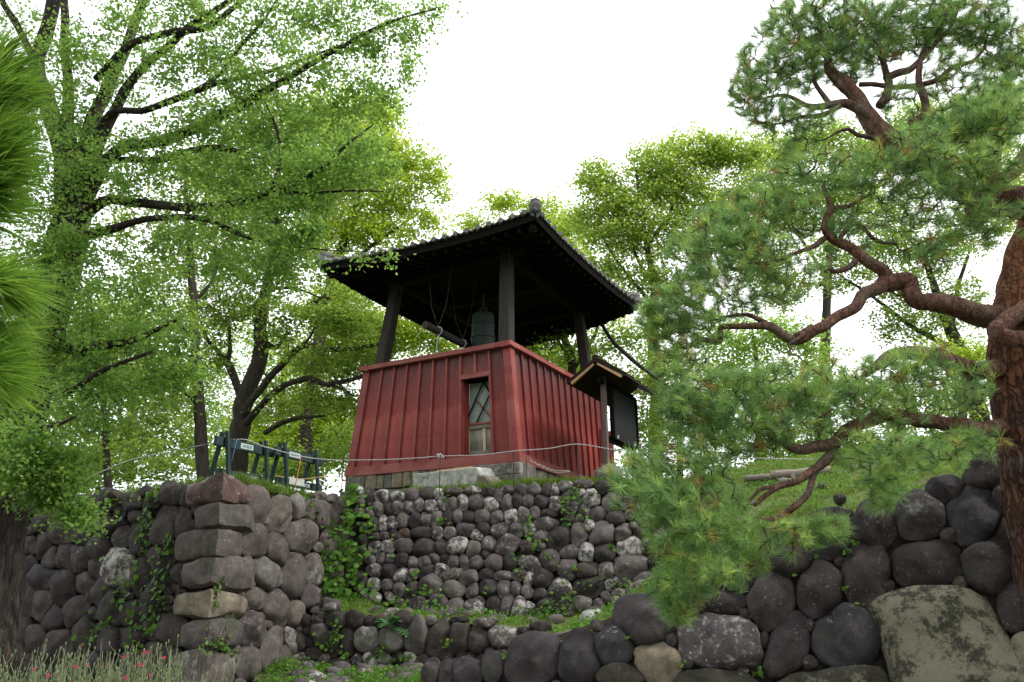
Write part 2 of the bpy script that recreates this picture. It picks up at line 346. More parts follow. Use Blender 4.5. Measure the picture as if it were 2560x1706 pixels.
def sheet(name, boundary, extra, mat, step=.25, rough=.04, label=None):
    """boundary: list of Vector (z kept), extra: control points"""
    f = rbf([tuple(b) for b in boundary] + [tuple(e) for e in extra])
    bd = []
    for i, b in enumerate(boundary):
        c = boundary[(i + 1) % len(boundary)]; k = max(1, int((c - b).length / step))
        bd += [b.lerp(c, j / k) for j in range(k)]
    pts = [Vector((p.x, p.y)) for p in bd]; zs = [p.z for p in bd]; nb = len(pts)
    poly = [(p.x, p.y) for p in pts]
    x0, x1 = min(p[0] for p in poly), max(p[0] for p in poly); y0, y1 = min(p[1] for p in poly), max(p[1] for p in poly)
    y = y0
    while y < y1:
        st = step if y < 17 else step * 4
        x = x0
        while x < x1:
            if inside(poly, x, y) and min((x - q[0]) ** 2 + (y - q[1]) ** 2 for q in poly) > (st * .5) ** 2:
                pts.append(Vector((x, y))); zs.append(f(x, y) + rough * noise.fractal(Vector((x * 1.5, y * 1.5, 0)), 1, 2, 4))
            x += st
        y += st
    vo, eo, fo, ov, oe, of = geometry.delaunay_2d_cdt(pts, [], [list(range(nb))], 1, 1e-5)
    V = []
    for i, p in enumerate(vo):
        src = ov[i]; V.append((p.x, p.y, zs[src[0]] if src else f(p.x, p.y)))
    me = bpy.data.meshes.new(name); me.from_pydata(V, [], [tuple(q) for q in fo]); me.update()
    o = link(name, me, mat, None, True); meta(o, kind='structure')
    return o, f, poly

# wall planes -----------------------------------------------------------
PB_L = Plane(P(560, 1189, 10.5), P(145, 1255, 13.1), P(508, 1706, 10.05))
PB_R = Plane(P(560, 1189, 10.5), P(850, 1256, 13.6), P(508, 1706, 10.05))
PC = Plane(P(860, 1240, 13.9), P(1600, 1215, 13.25), P(1200, 1530, 12.75))
PT = Plane(P(800, 1530, 12.0), P(1400, 1580, 11.3), P(1000, 1690, 11.65))
PN = Plane(P(1080, 1690, 9.6), P(2500, 1130, 7.7), P(2000, 1706, 7.75))

# upper terrace
fb = [P(-420, 1285, 17), P(-100, 1270, 14.6)] + [PB_L.at(x, y, -.15) for x, y in ((145, 1252), (350, 1222), (470, 1207))] + [P(562, 1190, 10.75)] + \
     [PB_R.at(x, y, -.15) for x, y in ((640, 1212), (720, 1228), (800, 1246), (862, 1262))] + [PC.at(x, y, -.12) for x, y in ((900, 1236), (1000, 1226), (1200, 1216), (1400, 1204), (1600, 1206))] + \
     [P(1680, 1212, 13.2)]
back = [Vector((4.6, 15.2, 3.75)), Vector((6.5, 16.5, 4.1)), Vector((13, 18, 4.3)), Vector((22, 22, 4.0)), Vector((22, 48, 2.6)), Vector((-26, 48, 2.6)), Vector((-26, 24, 3.1))]
upper, fU, polyU = sheet('upper_terrace', fb + back, [(0, 14.3, 3.66), (1.5, 14.6, 3.68), (-3, 17, 3.45), (0, 20, 3.6), (-5, 14, 3.35), (5, 20, 3.9), (0, 30, 3.3), (-10, 22, 3.3), (-3.6, 12.5, 3.32)], M['turf'])
# slope between the near boulder wall and the upper terrace
near_top = [(1040, 1700), (1120, 1668), (1200, 1640), (1300, 1590), (1420, 1560), (1560, 1500), (1700, 1470), (1820, 1420), (1920, 1385), (2050, 1330), (2130, 1290), (2250, 1245), (2360, 1200), (2440, 1150), (2540, 1090), (2700, 1010)]
fb2 = [PN.at(x, y + 30, -.22) for x, y in near_top]
b2 = [P(2760, 1010, 13), P(2560, 1075, 15.5), P(2300, 1105, 15.3), P(2080, 1130, 15), P(1880, 1165, 15), P(1760, 1192, 14.4), P(1670, 1212, 13.3)] + \
     [PC.at(x, y, -.1) for x, y in ((1640, 1260), (1660, 1340), (1670, 1430), (1640, 1490), (1500, 1520), (1300, 1535), (1100, 1530), (960, 1520), (880, 1490))] + \
     [P(830, 1510, 12.4)] + [PT.at(x, y, -.12) for x, y in ((800, 1540), (900, 1550), (1000, 1545), (1150, 1555), (1250, 1570), (1380, 1590))] + [P(1330, 1640, 10.6), P(1150, 1690, 10.1)]
slope, fS, polyS = sheet('grass_slope', fb2 + b2, [tuple(P(1900, 1250, 11.3)), tuple(P(2200, 1200, 11)), tuple(P(2050, 1180, 13)), tuple(P(1750, 1330, 11.2)), tuple(P(1600, 1480, 10.6))], M['turf'], .22)
# bank in front of the terrace wall
b3 = [P(700, 1760, 9.6), P(860, 1740, 9.8), P(1000, 1725, 9.9), P(1120, 1705, 9.95), P(1150, 1690, 10.4), P(1080, 1680, 11.3), P(950, 1678, 11.5), P(850, 1680, 11.6), P(780, 1668, 11.7), P(740, 1650, 11.7), P(720, 1640, 11.9), P(640, 1700, 11.0)]
bank, fB, polyB = sheet('lower_bank', b3, [tuple(P(900, 1700, 10.8))], M['ground'], .2)
g = MB(); R = 3000
for i in range(1): g.v = [(-R, -R, .3), (R, -R, .3), (R, R, .3), (-R, R, .3)]; g.f = [(0, 1, 2, 3)]
meta(g.build('ground', M['ground']), kind='structure')

# ------------------------------------------------------------------ stones
def star_outlines(st, lim=1.13, K=20, shrink=.985):
    A = np.array([s[:5] for s in st], float); th = np.radians(A[:, 4]); c, s_ = np.cos(th), np.sin(th)
    out = []
    T = np.linspace(.25, lim, 30)
    for i in range(len(A)):
        ang = np.linspace(0, 2 * np.pi, K, endpoint=False) + random.random()
        ex, ey = np.cos(ang), np.sin(ang)
        lx, ly = ex * A[i, 2], ey * A[i, 3]
        dx, dy = c[i] * lx - s_[i] * ly, s_[i] * lx + c[i] * ly          # ellipse point at t=1
        near = [j for j in range(len(A)) if j != i and math.hypot(A[j, 0] - A[i, 0], A[j, 1] - A[i, 1]) < 1.3 * (max(A[i, 2:4]) + max(A[j, 2:4]))]
        X = A[i, 0] + T[:, None] * dx; Y = A[i, 1] + T[:, None] * dy
        r = np.full(K, lim)
        if near:
            J = np.array(near); qx = X[..., None] - A[J, 0]; qy = Y[..., None] - A[J, 1]
            u = (c[J] * qx + s_[J] * qy) / A[J, 2]; v = (-s_[J] * qx + c[J] * qy) / A[J, 3]
            dj = np.sqrt(u * u + v * v).min(axis=2)
            bad = dj < T[:, None]
            for k in range(K):
                w_ = np.nonzero(bad[:, k])[0]
                if len(w_): r[k] = T[w_[0]]
        jit = np.array([1 + .06 * math.sin(3 * a + i) + .05 * math.sin(5 * a + 2 * i) for a in ang])
        r = np.minimum(r, lim * jit)
        r = .7 * r + .15 * (np.roll(r, 1) + np.roll(r, -1)); r = np.maximum(r, .3) * shrink
        out.append([(A[i, 0] + r[k] * dx[k], A[i, 1] + r[k] * dy[k]) for k in range(K)])
    return out
def fill_stones(st, region, size, maxn, thr=1.28, seed=1):
    """small stones where the traced ones leave holes (pixel space)"""
    rg = random.Random(seed); xs = [p[0] for p in region]; ys = [p[1] for p in region]; st = list(st)
    for _ in range(4000):
        if maxn <= 0: break
        x = rg.uniform(min(xs), max(xs)); y = rg.uniform(min(ys), max(ys))
        if not inside(region, x, y): continue
        best = 9; 
        for s in st:
            t = math.radians(s[4]); qx, qy = x - s[0], y - s[1]
            u = (math.cos(t) * qx + math.sin(t) * qy) / s[2]; v = (-math.sin(t) * qx + math.cos(t) * qy) / s[3]
            best = min(best, (math.hypot(u, v) - 1) * min(s[2], s[3]))
        if best > size * .45:
            r = min(best + size * .25, size); st.append((x, y, r * rg.uniform(1, 1.3), r * rg.uniform(.8, 1.05), rg.uniform(-60, 60))); maxn -= 1
    return st
def stone_mesh(name, outline, plane, dome=.42, seed=0, tex=.05, flat=0):
    K = len(outline); C = sum((Vector((x, y)) for x, y in outline), Vector((0, 0))) / K
    rg = random.Random(seed)
    base = [plane.at(x, y) for x, y in outline]; c3 = plane.at(C.x, C.y)
    rad_ = sum((b - c3).length for b in base) / K; mn = min((b - c3).length for b in base)
    size = .5 * (rad_ + mn)
    prof = [(.97, -.75), (1.0, -.25), (1.0, .08), (.96, .42), (.88, .68), (.74, .84), (.56, .93), (.32, .98), (0, 1.0)]
    if flat: prof = [(.97, -.75), (1.0, -.2), (.99, .25), (.95, .72), (.80, .90), (.45, 1.0), (0, 1.0)]
    t1 = (base[0] - c3).normalized(); t2 = plane.n.cross(t1)
    tx, ty = rg.uniform(-.3, .3), rg.uniform(-.25, .25); V = []; D = size * dome
    so_ = Vector((rg.uniform(0, 50),) * 3)
    off = rg.uniform(-.05, .06) * size
    cuts = [(rg.uniform(0, 6.28), rg.uniform(.0, .7), rg.uniform(.4, 1.1)) for _ in range(5)]
    for (s, h) in prof:
        for k in range(K if s > 0 else 1):
            p = c3.lerp(base[k], s); q = p - c3; a, b = q.dot(t1) / size, q.dot(t2) / size
            hh = h
            if h > 0:
                hh = h * (1 + tx * a * .6 + ty * b * .6)
                for (ca, cd, cs) in cuts:      # chopped facets
                    e = a * math.cos(ca) + b * math.sin(ca) - cd
                    if e > 0: hh = max(hh - e * cs, -.18 + .35 * h)
            w3 = p + plane.n * (D * hh + off)
            nz = noise.noise_vector(w3 * (1.6 / size) * .9 + so_) * (tex * size * 2.4) + noise.noise_vector(w3 * (4.2 / size) + so_) * (tex * size * .9)
            V.append(tuple(w3 + nz * (1 if h > -.2 else .3)))
    Fc = []
    m = len(prof)
    for i in range(m - 2):
        for k in range(K):
            k2 = (k + 1) % K; Fc.append((i * K + k, i * K + k2, (i + 1) * K + k2, (i + 1) * K + k))
    top = (m - 1) * K
    for k in range(K): Fc.append(((m - 2) * K + k, (m - 2) * K + (k + 1) % K, top))
    me = bpy.data.meshes.new(name); me.from_pydata(V, [], Fc); me.update()
    bm = bmesh.new(); bm.from_mesh(me); bmesh.ops.recalc_face_normals(bm, faces=bm.faces); 
    cen = c3 + plane.n * D * .3
    f0 = max(bm.faces, key=lambda f: (f.calc_center_median() - c3).dot(plane.n))
    if f0.normal.dot(plane.n) < 0: bmesh.ops.reverse_faces(bm, faces=bm.faces)
    bm.to_mesh(me); bm.free(); me.update()
    return me, c3
def build_wall(parent, st, plane, matf, dome=.42, lim=1.13, name='stone', K=22, seed0=0, tex=.05, polys=None):
    outs = star_outlines(st, lim, K)
    for i, poly in (polys or {}).items():
        cx = sum(p[0] for p in poly) / len(poly); cy = sum(p[1] for p in poly) / len(poly); q = []
        per = [math.dist(poly[k], poly[(k + 1) % len(poly)]) for k in range(len(poly))]; tot = sum(per)
        for k in range(K):
            t = tot * k / K; e = 0
            while t > per[e]: t -= per[e]; e += 1
            a_, b_ = poly[e], poly[(e + 1) % len(poly)]; u = t / per[e]; q.append((a_[0] + (b_[0] - a_[0]) * u, a_[1] + (b_[1] - a_[1]) * u))
        outs[i] = [(.8 * q[k][0] + .1 * (q[k - 1][0] + q[(k + 1) % K][0]), .8 * q[k][1] + .1 * (q[k - 1][1] + q[(k + 1) % K][1])) for k in range(K)]
    for i, (s, o_) in enumerate(zip(st, outs)):
        mk = s[5] if len(s) > 5 else None
        me, c = stone_mesh(name, o_, plane, dome, seed0 + i, tex, flat=(mk == 'stone_block'))
        o = link(name, me, M[mk] if mk else matf(i), parent, True); origin_to(o, c)
        if mk == 'stone_tan': o['label'] = 'pale tan stone among the dark ones'
        if mk == 'stone_block': o['label'] = 'squarish block blotched with pale and black lichen'
def backing(parent, pts, plane, mat, off=-.16):
    V = [tuple(plane.at(x, y, off)) for x, y in pts]; V2 = [tuple(plane.at(x, y, off - .06)) for x, y in pts]; n = len(V)
    me = bpy.data.meshes.new('earth_core'); me.from_pydata(V + V2, [], [tuple(range(n)), tuple(range(2 * n - 1, n - 1, -1))] + [(i, n + i, n + (i + 1) % n, (i + 1) % n) for i in range(n)]); me.update()
    return link('earth_core', me, mat, parent)

def z3(l, ox, oy, sc):
    o = []
    for s in l:
        a = s[4] if len(s) > 4 and not isinstance(s[4], str) else 0
        r = [ox + s[0] * sc, oy + s[1] * sc, s[2] * sc, s[3] * sc, a]
        if isinstance(s[-1], str): r.append(s[-1])
        o.append(tuple(r))
    return o
# --- central wall of small stones
cen = z3([(1560,450,85,65,-50),(1830,425,85,70,-40),(1480,370,75,42),(1200,405,52,60),(735,510,75,55),(935,500,75,52,-20),(1240,495,90,55,-35),(615,500,60,45),(840,510,45,45),(1040,510,45,60,20),(1130,490,50,50),(995,400,58,45),(720,420,68,40),(615,430,42,32,'stone_red'),(1100,320,58,45),(1240,240,40,50),(1005,325,40,40),(1055,230,50,48),(970,235,38,45),(780,260,45,42),(1455,230,45,42),(1540,245,42,48),(1755,215,50,55),(1800,305,50,42),(1910,330,62,48),(1885,230,50,60,20),(2000,215,38,38),(1350,320,45,55,20),(1500,300,52,30),(1270,325,45,48),(1145,250,45,50,-40),(600,340,40,60,30),(680,345,38,50),(750,340,38,40),(1625,545,55,45),(1730,545,50,60),(1840,540,65,58),(2000,510,80,70),(2190,470,75,65,20),(2000,630,105,80,-20),(1735,660,80,65),(1850,655,52,55),(1620,640,60,70),(1570,775,72,70),(1750,750,95,70),(1390,610,75,45,25),(1510,590,65,55,30),(1170,600,52,60,50),(1260,600,45,45),(1055,600,50,40,-20),(980,605,32,45,-10),(915,600,38,45),(600,590,42,42),(665,610,32,40),(740,605,42,42),(800,580,35,28,20),(860,580,28,30),(520,580,28,38),(470,575,38,38),(410,585,38,30),(520,650,48,48),(435,650,48,34,-10),(600,680,55,42,-30),(665,675,35,48,30),(750,660,60,40,-30),(845,650,48,42),(915,675,68,38,-20),(1010,700,58,42,-15),(1115,675,52,32,-15),(1220,685,62,30),(1320,680,50,38),(1380,700,40,42),(1460,705,60,60),(425,740,42,42),(510,745,38,42),(580,770,38,48),(655,775,36,70,15),(780,745,70,65),(920,765,68,48),(1030,780,38,55,10),(1130,755,55,55),(1225,765,40,60),(1300,765,32,50),(1370,785,38,35),(1450,800,45,40),(820,850,55,52),(930,880,58,55),(1050,880,65,72,-20),(1160,870,45,65),(1245,865,45,65,20),(1315,900,50,90),(1440,935,55,55),(1600,900,60,50),(1700,850,60,45),(1900,735,60,45),(2085,725,75,62),(2150,600,40,35),(1930,790,45,30,-10),(690,850,50,40),
 (340,220,40,35),(400,200,30,55),(475,200,50,35),(570,195,45,28),(665,190,45,40),(755,180,45,38,-20),(820,185,30,32),(920,165,48,20),(1035,160,48,22),(1135,170,48,25),(1250,155,45,25),(1335,155,32,30),(1410,160,38,35),(1490,160,30,42,20),(1535,165,28,42,10),(1605,135,50,28),(1710,122,55,24,-5),(1830,140,38,38),(1915,145,40,40),(405,300,30,40),(455,275,35,42),(515,270,32,42),(575,270,38,45),(645,265,38,45),(705,245,32,42),(430,375,40,48),(485,365,35,48),(540,365,45,45),(810,340,35,50,30),(880,335,40,45),(940,315,35,45),(1190,200,32,40),(1180,330,50,48,-20),(1305,220,35,45),(1375,225,38,45),(1410,300,35,45),(1650,250,42,45),(1635,335,35,40),(1720,285,35,40),(1750,380,42,40),(1680,430,50,65),(430,450,42,35),(440,510,42,40),(510,510,42,42),(500,440,35,30),(545,430,30,30),(815,420,40,38),(895,425,40,40),(1060,440,45,40,30),(1100,400,42,38),(1300,410,45,45),(1385,400,40,35),(1450,440,52,38,-30),(1370,510,45,45),(1950,420,50,60,40),(850,240,38,40),(910,250,35,45),(2060,420,40,35),(2100,300,35,35),(1480,860,50,45),(640,700,25,25),(340,720,45,55),(360,800,45,40),(430,820,40,35)], 760, 1160, .408)
cen_reg = [(890, 1225), (1540, 1208), (1600, 1250), (1660, 1420), (1620, 1500), (1350, 1530), (1050, 1525), (930, 1500), (900, 1400), (905, 1330)]
cen = fill_stones(cen, cen_reg, 16, 110, seed=3)
wall_c = empty('retaining_wall', PC.at(1200, 1530), 'retaining wall of small rounded lichen spotted stones below the red bell tower', 'wall')
backing(wall_c, [(860, 1236), (1000, 1228), (1300, 1214), (1560, 1208), (1640, 1235), (1700, 1420), (1680, 1530), (1400, 1560), (1000, 1560), (850, 1540), (830, 1400)], PC, M['soil'], -.14)
build_wall(wall_c, cen, PC, lambda i: M['stone_lichen'] if i % 4 else M['stone'], .6, 1.24, seed0=100, K=16)
# --- low terrace wall
ter = z3([(165,880,50,28,-10),(200,955,65,50),(305,955,65,55),(90,1040,50,60),(265,1085,42,85),(180,1100,32,80),(380,1070,72,80,'grey_rock'),(530,1075,72,75,'grey_rock'),(610,975,60,70),(680,1050,72,120),(820,1070,62,118,15),(950,1080,72,108,10),(780,960,30,30),(950,955,55,20),(1060,1080,65,75),(1220,1060,95,65),(1350,1040,50,40),(60,1160,50,40),(400,1210,45,55),(490,1200,40,50,'found_grey'),(580,1195,35,45),(645,1200,45,50),(725,1210,40,45),(220,1240,70,50),(320,1220,35,50),(550,1290,80,40),(50,1270,60,50),(680,1260,40,40),(965,1170,35,30),(-40,1090,55,60),(-30,1200,50,45),(470,960,40,35),(870,1180,40,35),(1100,975,60,28),(1450,1000,60,35)], 760, 1160, .408)
ter = fill_stones(ter, [(760, 1550), (1000, 1545), (1300, 1580), (1330, 1640), (1100, 1660), (760, 1680)], 15, 40, seed=5)
wall_t = empty('terrace_wall', PT.at(1000, 1690), 'low terrace wall of upright mixed boulders at the foot of the small stone wall', 'wall')
backing(wall_t, [(740, 1560), (1000, 1560), (1380, 1590), (1380, 1720), (740, 1720)], PT, M['soil'], -.14)
build_wall(wall_t, ter, PT, lambda i: M['stone'] if i % 3 else M['stone_lichen'], .5, 1.22, seed0=400)
# --- near wall of big boulders
nw = z3([(780,1270,55,78,15,'stone_smooth'),(870,1275,55,75,20,'stone_smooth'),(1000,1275,95,90,'stone_smooth'),(1145,1240,60,98),(1400,1200,150,185,35,'stone_smooth'),(1680,1185,130,165,'stone_smooth'),(1895,1110,120,120,20,'stone_smooth'),(2080,960,195,145,8,'stone_smooth'),(2170,1215,145,122,20,'stone_tan'),(1940,1300,150,70,'stone_block')], 760, 1160, .408) + \
     z3([(490,1320,268,180,10,'stone_lichen'),(520,1080,130,75),(800,1075,132,178),(890,1345,118,212,18),(1090,1000,135,170,18),(1255,1290,215,195),(1380,930,140,218),(1750,850,218,152),(1410,615,138,145),(1700,555,155,148),(2030,550,165,195),(2140,835,190,165,-25),(2290,1080,120,190,20),(900,830,140,90),(1150,700,130,120),(1850,400,125,78,-5),(2100,285,150,100,-45),(2245,450,120,110),(2270,640,120,90),(1830,1300,420,320,'stone_block'),(2340,1370,100,110,'stone_block'),(460,1545,250,75,'stone_block'),(1150,1550,340,85,'stone_block'),(330,1090,80,75),(1180,560,130,50),(190,1310,32,40),(640,1160,38,40),(750,1310,32,50),(1030,1220,30,36),(1030,1450,45,45),(1500,980,40,40),(1880,680,55,45),(1940,960,45,40),(620,1500,40,30),(2440,330,110,100),(2480,560,120,110),(2500,850,120,120),(2440,180,120,90),(2600,300,110,110)], 1600, 1060, .412)
nw = fill_stones(nw, [(1300, 1640), (1560, 1530), (1800, 1450), (2000, 1370), (2150, 1300), (2400, 1200), (2560, 1120), (2600, 1750), (1100, 1750)], 17, 60, seed=8)
def near_i(x, y): return min(range(len(nw)), key=lambda i: math.hypot(nw[i][0] - x, nw[i][1] - y))
def zp(l): return [(1600 + x * .412, 1060 + y * .412) for x, y in l]
NPOLY = {near_i(1600 + 1830 * .412, 1060 + 1300 * .412): zp([(1395,1120),(1440,1035),(1700,995),(1960,985),(2110,1050),(2230,1250),(2350,1500),(2380,1680),(1540,1680),(1480,1420),(1395,1200)]),
 near_i(1600 + 460 * .412, 1060 + 1545 * .412): zp([(200,1600),(230,1500),(420,1478),(650,1508),(735,1570),(735,1690),(200,1690)]),
 near_i(1600 + 1150 * .412, 1060 + 1550 * .412): zp([(790,1580),(900,1512),(1150,1485),(1480,1472),(1515,1560),(1530,1690),(790,1690)])}
wall_n = empty('boulder_wall', PN.at(1900, 1706), 'wall of large dark boulders rising to the right behind the pine trunk', 'wall')
backing(wall_n, [(1040, 1730), (1200, 1660), (1300, 1600), (1560, 1515), (1700, 1470), (1900, 1395), (2130, 1300), (2360, 1215), (2560, 1110), (2800, 1030), (2800, 2000), (1040, 2000)], PN, M['soil'], -.16)
build_wall(wall_n, nw, PN, lambda i: M['stone'] if i % 5 else M['stone_smooth'], .42, 1.17, seed0=700, K=26, tex=.05, polys=NPOLY)
# --- bastion: left and right faces
bl = z3([(1160,170,50,70),(1055,150,65,80),(330,215,60,35),(460,205,80,50),(620,195,95,75),(800,210,90,60),(930,200,60,60),(200,350,90,70,-20),(310,420,90,80),(450,440,70,70),(640,370,100,60),(830,300,60,50),(1035,390,110,165),(1150,385,55,140),(190,500,60,110,10),(100,500,50,60),(230,590,70,90),(330,580,70,100),(440,600,60,95),(560,510,70,90),(720,440,70,80),(850,460,85,110),(700,650,115,125,'stone_lichen'),(1000,610,85,130,20),(1130,700,60,80),(540,680,60,80),(870,720,90,150),(90,650,50,80),(190,720,100,90),(330,790,75,135),(480,750,70,80),(580,820,55,110),(70,880,70,110),(180,910,70,110),(250,1010,75,110),(400,970,80,130,20),(650,940,90,130),(800,990,80,110),(930,860,65,150),(1050,1080,105,110),(40,1130,70,150),(140,1150,70,100),(290,1190,150,130,-30),(440,1100,80,160),(620,1140,100,120),(790,1130,90,90),(960,1260,130,110),(780,1330,90,90),(560,1330,110,100),(380,1370,100,80),(180,1380,100,90),(1000,1430,100,70),(-20,700,60,90),(-60,900,70,110),(-40,500,70,90),(0,350,80,70),(-60,1150,70,120),(120,240,80,50),(20,260,60,50),(-140,420,70,90),(-140,700,70,100)], 40, 1180, .3655)
bl_reg = [(70, 1260), (470, 1215), (520, 1330), (490, 1450), (440, 1540), (440, 1720), (0, 1720), (0, 1270)]
bl = fill_stones(bl, bl_reg, 16, 60, seed=11)
br = z3([(1660,225,80,125,-15),(1810,295,85,120,15),(1930,240,55,80,'grey_rock'),(2070,285,75,105,-25),(2205,310,50,130),(1640,480,105,115,-30),(1790,535,80,125,-15),(1955,445,110,115,30),(1720,680,100,125,-25,'found_grey'),(1910,705,85,175),(2040,670,58,110),(1640,860,85,80),(1790,930,85,125,-10),(1915,965,60,100),(2005,850,55,80),(1610,1080,100,125),(1755,1210,72,155,15),(1925,1195,62,135,-25),(1595,1310,85,130),(1800,1320,80,140,15),(2140,500,45,100),(2160,690,60,90),(1480,1265,40,38,'found_grey'),(1670,1420,55,40),(1545,850,25,30),(2110,860,50,70),(2250,520,40,90),(1950,1330,50,60),(2080,160,35,25),(2170,180,40,30),(2250,780,40,80)], 40, 1180, .3655)
br = fill_stones(br, [(600, 1230), (860, 1270), (850, 1500), (760, 1600), (720, 1720), (560, 1720), (580, 1500), (640, 1350)], 14, 40, seed=13)
wall_b = empty('bastion_wall', P(508, 1706, 10.05), 'tall bastion corner of large grey boulders under the green barriers', 'wall')
backing(wall_b, [(-300, 1300), (60, 1275), (300, 1240), (510, 1205), (470, 1780), (-300, 1900)], PB_L, M['soil'], -.13)
backing(wall_b, [(600, 1205), (720, 1240), (900, 1285), (900, 1500), (740, 1780), (555, 1780)], PB_R, M['soil'], -.13)
cq = [PB_L.at(500, 1205, -.2), PB_L.at(462, 1780, -.2), PB_R.at(570, 1780, -.2), PB_R.at(615, 1210, -.2)]
me = bpy.data.meshes.new('earth_core'); me.from_pydata([tuple(q) for q in cq], [], [(0, 1, 2, 3)]); link('earth_core', me, M['soil'], wall_b)
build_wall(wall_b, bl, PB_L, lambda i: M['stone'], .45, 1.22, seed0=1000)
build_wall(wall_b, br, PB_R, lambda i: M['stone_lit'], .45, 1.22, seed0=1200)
def corner_block(xc0, yt, xc1, yb, xl, yl0, yl1, xr, yr0, yr1, mat, seed):
    nu, nv = 12, 13; rg = random.Random(seed); V = []; Fc = []
    def side(plane, xe, ye0, ye1, sgn):
        rows = []
        for i in range(nu):
            u = i / (nu - 1)
            x_t = xc0 + (xe - xc0) * u; x_b = xc1 + (xe - xc1) * u
            pin = 1.07 - u ** (2.2 if mat == 'stone_tan' or seed == 6 else 4) * (.42 if mat == 'stone_tan' or seed == 6 else .26)
            yt_ = yt + (ye0 - yt) * u; yb_ = yb + (ye1 - yb) * u; ym = (yt_ + yb_) / 2; hh = (yb_ - yt_) / 2 * pin
            row = []
            for j in range(nv):
                v = -1 + 2 * j / (nv - 1)
                x = x_t + (x_b - x_t) * j / (nv - 1); y = ym + v * hh
                edge = max(0, abs(v) - .72) / .28; ue = max(0, u - .82) / .18
                off = .07 + .07 * math.sin(u * 3.1) * (1 - v * v * .6) - .05 * edge ** 2 - .16 * ue ** 2
                if abs(v) == 1 or u == 1: off -= .06
                p = plane.at(x, y, off if u > 0 else 0)
                if u == 0:
                    n2 = (PB_L.n + PB_R.n); n2 = n2 / (1 + PB_L.n.dot(PB_R.n)); p = PB_L.at(x, y, 0) * .5 + PB_R.at(x, y, 0) * .5 + n2 * off
                p = p + noise.noise_vector(p * 2.3 + Vector((seed * 5.1, 0, 0))) * .07 + noise.noise_vector(p * 8) * .018
                row.append(tuple(p))
            rows.append(row)
        return rows
    Lr = side(PB_L, xl, yl0, yl1, -1)[::-1]; Rr = side(PB_R, xr, yr0, yr1, 1)[1:]
    rows = Lr + Rr; m = len(rows)
    for r in rows: V += r
    for i in range(m - 1):
        for j in range(nv - 1): Fc.append((i * nv + j, i * nv + j + 1, (i + 1) * nv + j + 1, (i + 1) * nv + j))
    ctr = len(V); c = sum((Vector(v) for v in V), Vector()) / len(V) + Vector((.0, .45, 0)); V.append(tuple(c))
    ring = [i * nv for i in range(m)] + [(m - 1) * nv + j for j in range(1, nv)] + [i * nv + nv - 1 for i in range(m - 2, -1, -1)] + [j for j in range(nv - 2, 0, -1)]
    for k in range(len(ring)): Fc.append((ring[k], ring[(k + 1) % len(ring)], ctr))
    me = bpy.data.meshes.new('corner_stone'); me.from_pydata(V, [], Fc); me.update()
    bm = bmesh.new(); bm.from_mesh(me); bmesh.ops.recalc_face_normals(bm, faces=bm.faces); bm.to_mesh(me); bm.free()
    o = link('corner_stone', me, M[mat], wall_b, True); origin_to(o, c - Vector((0, .45, 0)))
    try: me.set_sharp_from_angle(angle=rad(38))
    except Exception: pass
    return o
def zz(x, y): return 40 + x * .3655, 1180 + y * .3655
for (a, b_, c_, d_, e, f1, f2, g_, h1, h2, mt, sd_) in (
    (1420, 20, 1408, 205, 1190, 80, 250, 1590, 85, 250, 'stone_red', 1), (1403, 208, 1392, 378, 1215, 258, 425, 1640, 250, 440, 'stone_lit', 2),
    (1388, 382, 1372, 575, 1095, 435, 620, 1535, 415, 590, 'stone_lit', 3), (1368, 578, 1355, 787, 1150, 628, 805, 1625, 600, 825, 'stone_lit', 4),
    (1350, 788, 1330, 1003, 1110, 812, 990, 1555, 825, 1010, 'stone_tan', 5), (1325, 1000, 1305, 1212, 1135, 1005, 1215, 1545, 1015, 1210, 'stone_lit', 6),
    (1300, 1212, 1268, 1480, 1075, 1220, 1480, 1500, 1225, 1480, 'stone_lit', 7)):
    q = zz(a, b_) + zz(c_, d_); l_ = zz(e, f1); l2 = zz(e, f2); r_ = zz(g_, h1); r2 = zz(g_, h2)
    o = corner_block(q[0], q[1], q[2], q[3], l_[0], l_[1], l2[1], r_[0], r_[1], r2[1], mt, sd_)
    if mt == 'stone_red': o['label'] = 'reddish stone capping the corner'
    if mt == 'stone_tan': o['label'] = 'pale tan rounded corner stone'
# --- loose boulders
def boulder(name, px, py, Y, rx, ry, rz, mat, seed, label, cat='rock', group=None, rot=0):
    me = bpy.data.meshes.new(name); bm = bmesh.new(); bmesh.ops.create_icosphere(bm, subdivisions=3 if ry > .2 or name == 'boulder' else 2, radius=1)
    cr_, sr_ = math.cos(rot), math.sin(rot)
    for v in bm.verts:
        d = v.co.copy(); k = 1 + .36 * noise.noise(d * 1.3 + Vector((seed * 3.3, 0, 0))) + .05 * noise.noise(d * 4 + Vector((seed, 0, 0)))
        x, y, z = d.x * rx * k, d.y * ry * k, d.z * rz * k; v.co = (x * cr_ + z * sr_, y, -x * sr_ + z * cr_)
    bm.to_mesh(me); bm.free(); o = link(name, me, mat, None, True); o.location = P(px, py, Y); meta(o, label, cat, group); return o
boulder('boulder', 1525, 1188, 13.9, .27, .25, .2, M['grey_rock'], 1, 'smooth grey boulder at the foot of the notice board post')
boulder('boulder', 830, 1512, 12.2, .16, .14, .09, M['stone_lichen'], 2, 'pale lichened stone lying on top of the low terrace wall', rot=.3)
boulder('boulder', 1490, 1548, 11.2, .2, .16, .14, M['concrete'], 3, 'pale grey angular rock in the grass right of the terrace wall', rot=.1)
boulder('boulder', 1548, 1505, 11.4, .15, .12, .07, M['stone_lichen'], 4, 'flat brown stone in the grass above the smooth dark boulders', rot=.2)
boulder('boulder', 2060, 1222, 11, .1, .1, .09, M['stone'], 5, 'small dark stone in grass left of the top boulders')
